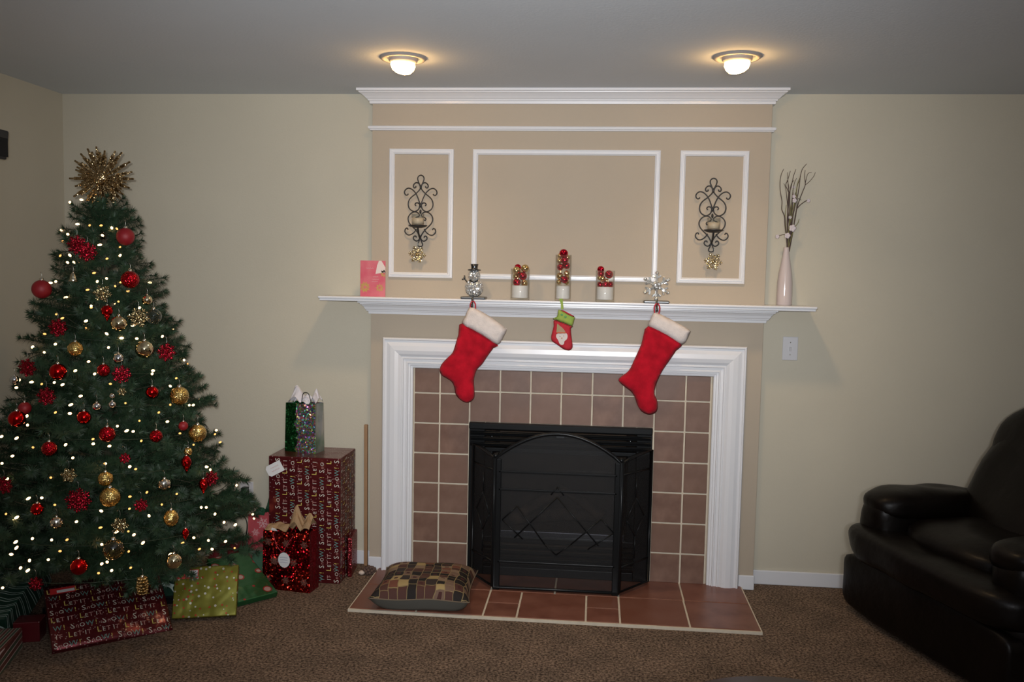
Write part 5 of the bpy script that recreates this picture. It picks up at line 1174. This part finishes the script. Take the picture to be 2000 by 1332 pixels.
def pil_half(up):
    bm = nb(); n = 30; g = []
    for j in range(n+1):
        row = []
        for i in range(n+1):
            u = 2*i/n-1; v = 2*j/n-1
            pin = 1-.075*(1-u*u)*(abs(v)**3); pin2 = 1-.075*(1-v*v)*(abs(u)**3)
            x = .226*u*pin2; y = .215*v*pin
            e = max(0, (1-u**4)*(1-v**4)); edge = .046+.012*(u*u*v*v)+(.012+.005*math.sin(u*4+.6))*max(0, -v-.3)*1.4*(1-.6*u*u)
            if up: z_ = edge+.078*e**.55+.004*noise.noise(Vector((u*2.5, v*2.5, 1)))*e
            else: z_ = edge-(.066)*min(1, e*1.6)**.5*(1 if e > 0 else 0)-.014*(u*u*v*v)*0
            if not up: z_ = max(z_, .0005)
            row.append(bm.verts.new((x, y, z_)))
        g.append(row)
    for j in range(n):
        for i in range(n): bm.faces.new([g[j][i], g[j][i+1], g[j+1][i+1], g[j+1][i]]).smooth = True
    return bm, [tuple(v.co) for v in g[0]]+[tuple(r[-1].co) for r in g[1:]]+[tuple(v.co) for v in g[-1][-2::-1]]+[tuple(r[0].co) for r in g[-2:0:-1]]
bmu, rim = pil_half(True); obj('front_fabric', bmu, m_pil, pil)
bmd, _ = pil_half(False); tag(obj('back_fabric', bmd, m_pback, pil), 'plain grey back fabric')
bm = nb(); add_tube(bm, rim, .0028, 6, closed=True); obj('piping', bm, M('piping', (.16, .12, .08), .8), pil)

# ---------------------------------------------------------------- recliner
m_lea = M('dark_leather', (.0036, .0023, .0017), .38, spec=.16, var=.3, vscale=6, bump=.6, bscale=16)
rec = thing('recliner', 'dark brown leather recliner armchair at the right in front of the wall', 'armchair', (1.325, -.178, 0), 0)
Dp = Vector((.95, .31, 0)).normalized(); Lt = Vector((Dp.y, -Dp.x, 0))
RM = Matrix(((Dp.x, Lt.x, 0, 0), (Dp.y, Lt.y, 0, 0), (0, 0, 1, 0), (0, 0, 0, 1)))   # local: x rearwards, y towards the camera side
def cushion(name, lo, hi, e=3.2, wob=.010, M2=None, shear=None, freq=7, seed=0):
    bm = nb(); bmesh.ops.create_cube(bm, size=2); bmesh.ops.subdivide_edges(bm, edges=bm.edges[:], cuts=11, use_grid_fill=True)
    c = Vector([(a+b)/2 for a, b in zip(lo, hi)]); h = Vector([(b-a)/2 for a, b in zip(lo, hi)])
    for v in bm.verts:
        p = v.co; n_ = (abs(p.x)**e+abs(p.y)**e+abs(p.z)**e)**(1/e); q = p/n_*max(abs(p.x), abs(p.y), abs(p.z))
        q = p.normalized()*0+p/n_ if True else q
        r_ = Vector((q.x*h.x, q.y*h.y, q.z*h.z)); r_ += q.normalized()*wob*noise.noise((r_+c)*freq+Vector((seed, 0, 0)))
        r_ += c
        if shear: r_.x += shear*(r_.z-lo[2])
        v.co = RM @ (M2 @ r_ if M2 else r_)
    return obj(name, bm, m_lea, rec, smooth=True)
W = 1.03
cushion('base', (.03, .0, .03), (.84, W, .34), 9, .004)
cushion('front_panel', (.0, .005, .025), (.10, W-.005, .285), 7, .008, freq=5)
cushion('seat_pad', (-.035, -.012, .262), (.62, W+.01, .425), 5.0, .018, freq=7)
cushion('seat_cushion', (.10, .20, .34), (.70, W-.20, .50), 3.4, .014, freq=6, seed=4)
for y0, y1, sd in ((.0, .235, 1), (W-.235, W, 9)):
    a = thing('armrest', None, None); a.parent = rec; del_ = a
    bpy.data.objects.remove(a)
    cushion('armrest', (.055, y0, .30), (.80, y1, .57), 3.8, .016, freq=6, seed=sd)
    cushion('arm_pad', (.06, y0-.012, .45), (.62, y1+.012, .588), 3.0, .014, freq=8, seed=sd+2)
cushion('backrest', (.36, .07, .34), (.72, W-.07, .98), 3.0, .018, shear=.60, seed=3)
cushion('headrest', (.545, .09, .64), (.80, W-.09, 1.035), 2.5, .016, shear=.56, seed=6)
for y in (.08, W-.08):
    for x in (.12, .74):
        bm = nb(); add_box(bm, (-.02, -.02, 0), (.02, .02, .05)); c = RM @ Vector((x, y, 0)); obj('foot', bm, m_iron, rec, tuple(c))

# ---------------------------------------------------------------- round side table close to the camera
m_tab = M('dark_table_wood', (.045, .018, .012), .35, col2=(.03, .012, .008), vscale=5)
tb_ = thing('round_table', 'dark round table whose far rim shows at the bottom edge of the picture', 'table', (.665, -2.300, 0))
bm = nb(); add_lathe(bm, [(0, .415), (.34, .415), (.352, .425), (.355, .438), (.348, .45), (0, .45)], 64, cap=False); obj('table_top', bm, m_tab, tb_)
for k in range(4):
    a = PI/4+k*PI/2; bm = nb(); add_tube(bm, [(.26*math.cos(a), .26*math.sin(a), .0), (.22*math.cos(a), .22*math.sin(a), .417)], .014, 10, r_end=.02); obj('leg', bm, m_tab, tb_)
bpy.context.view_layer.update()
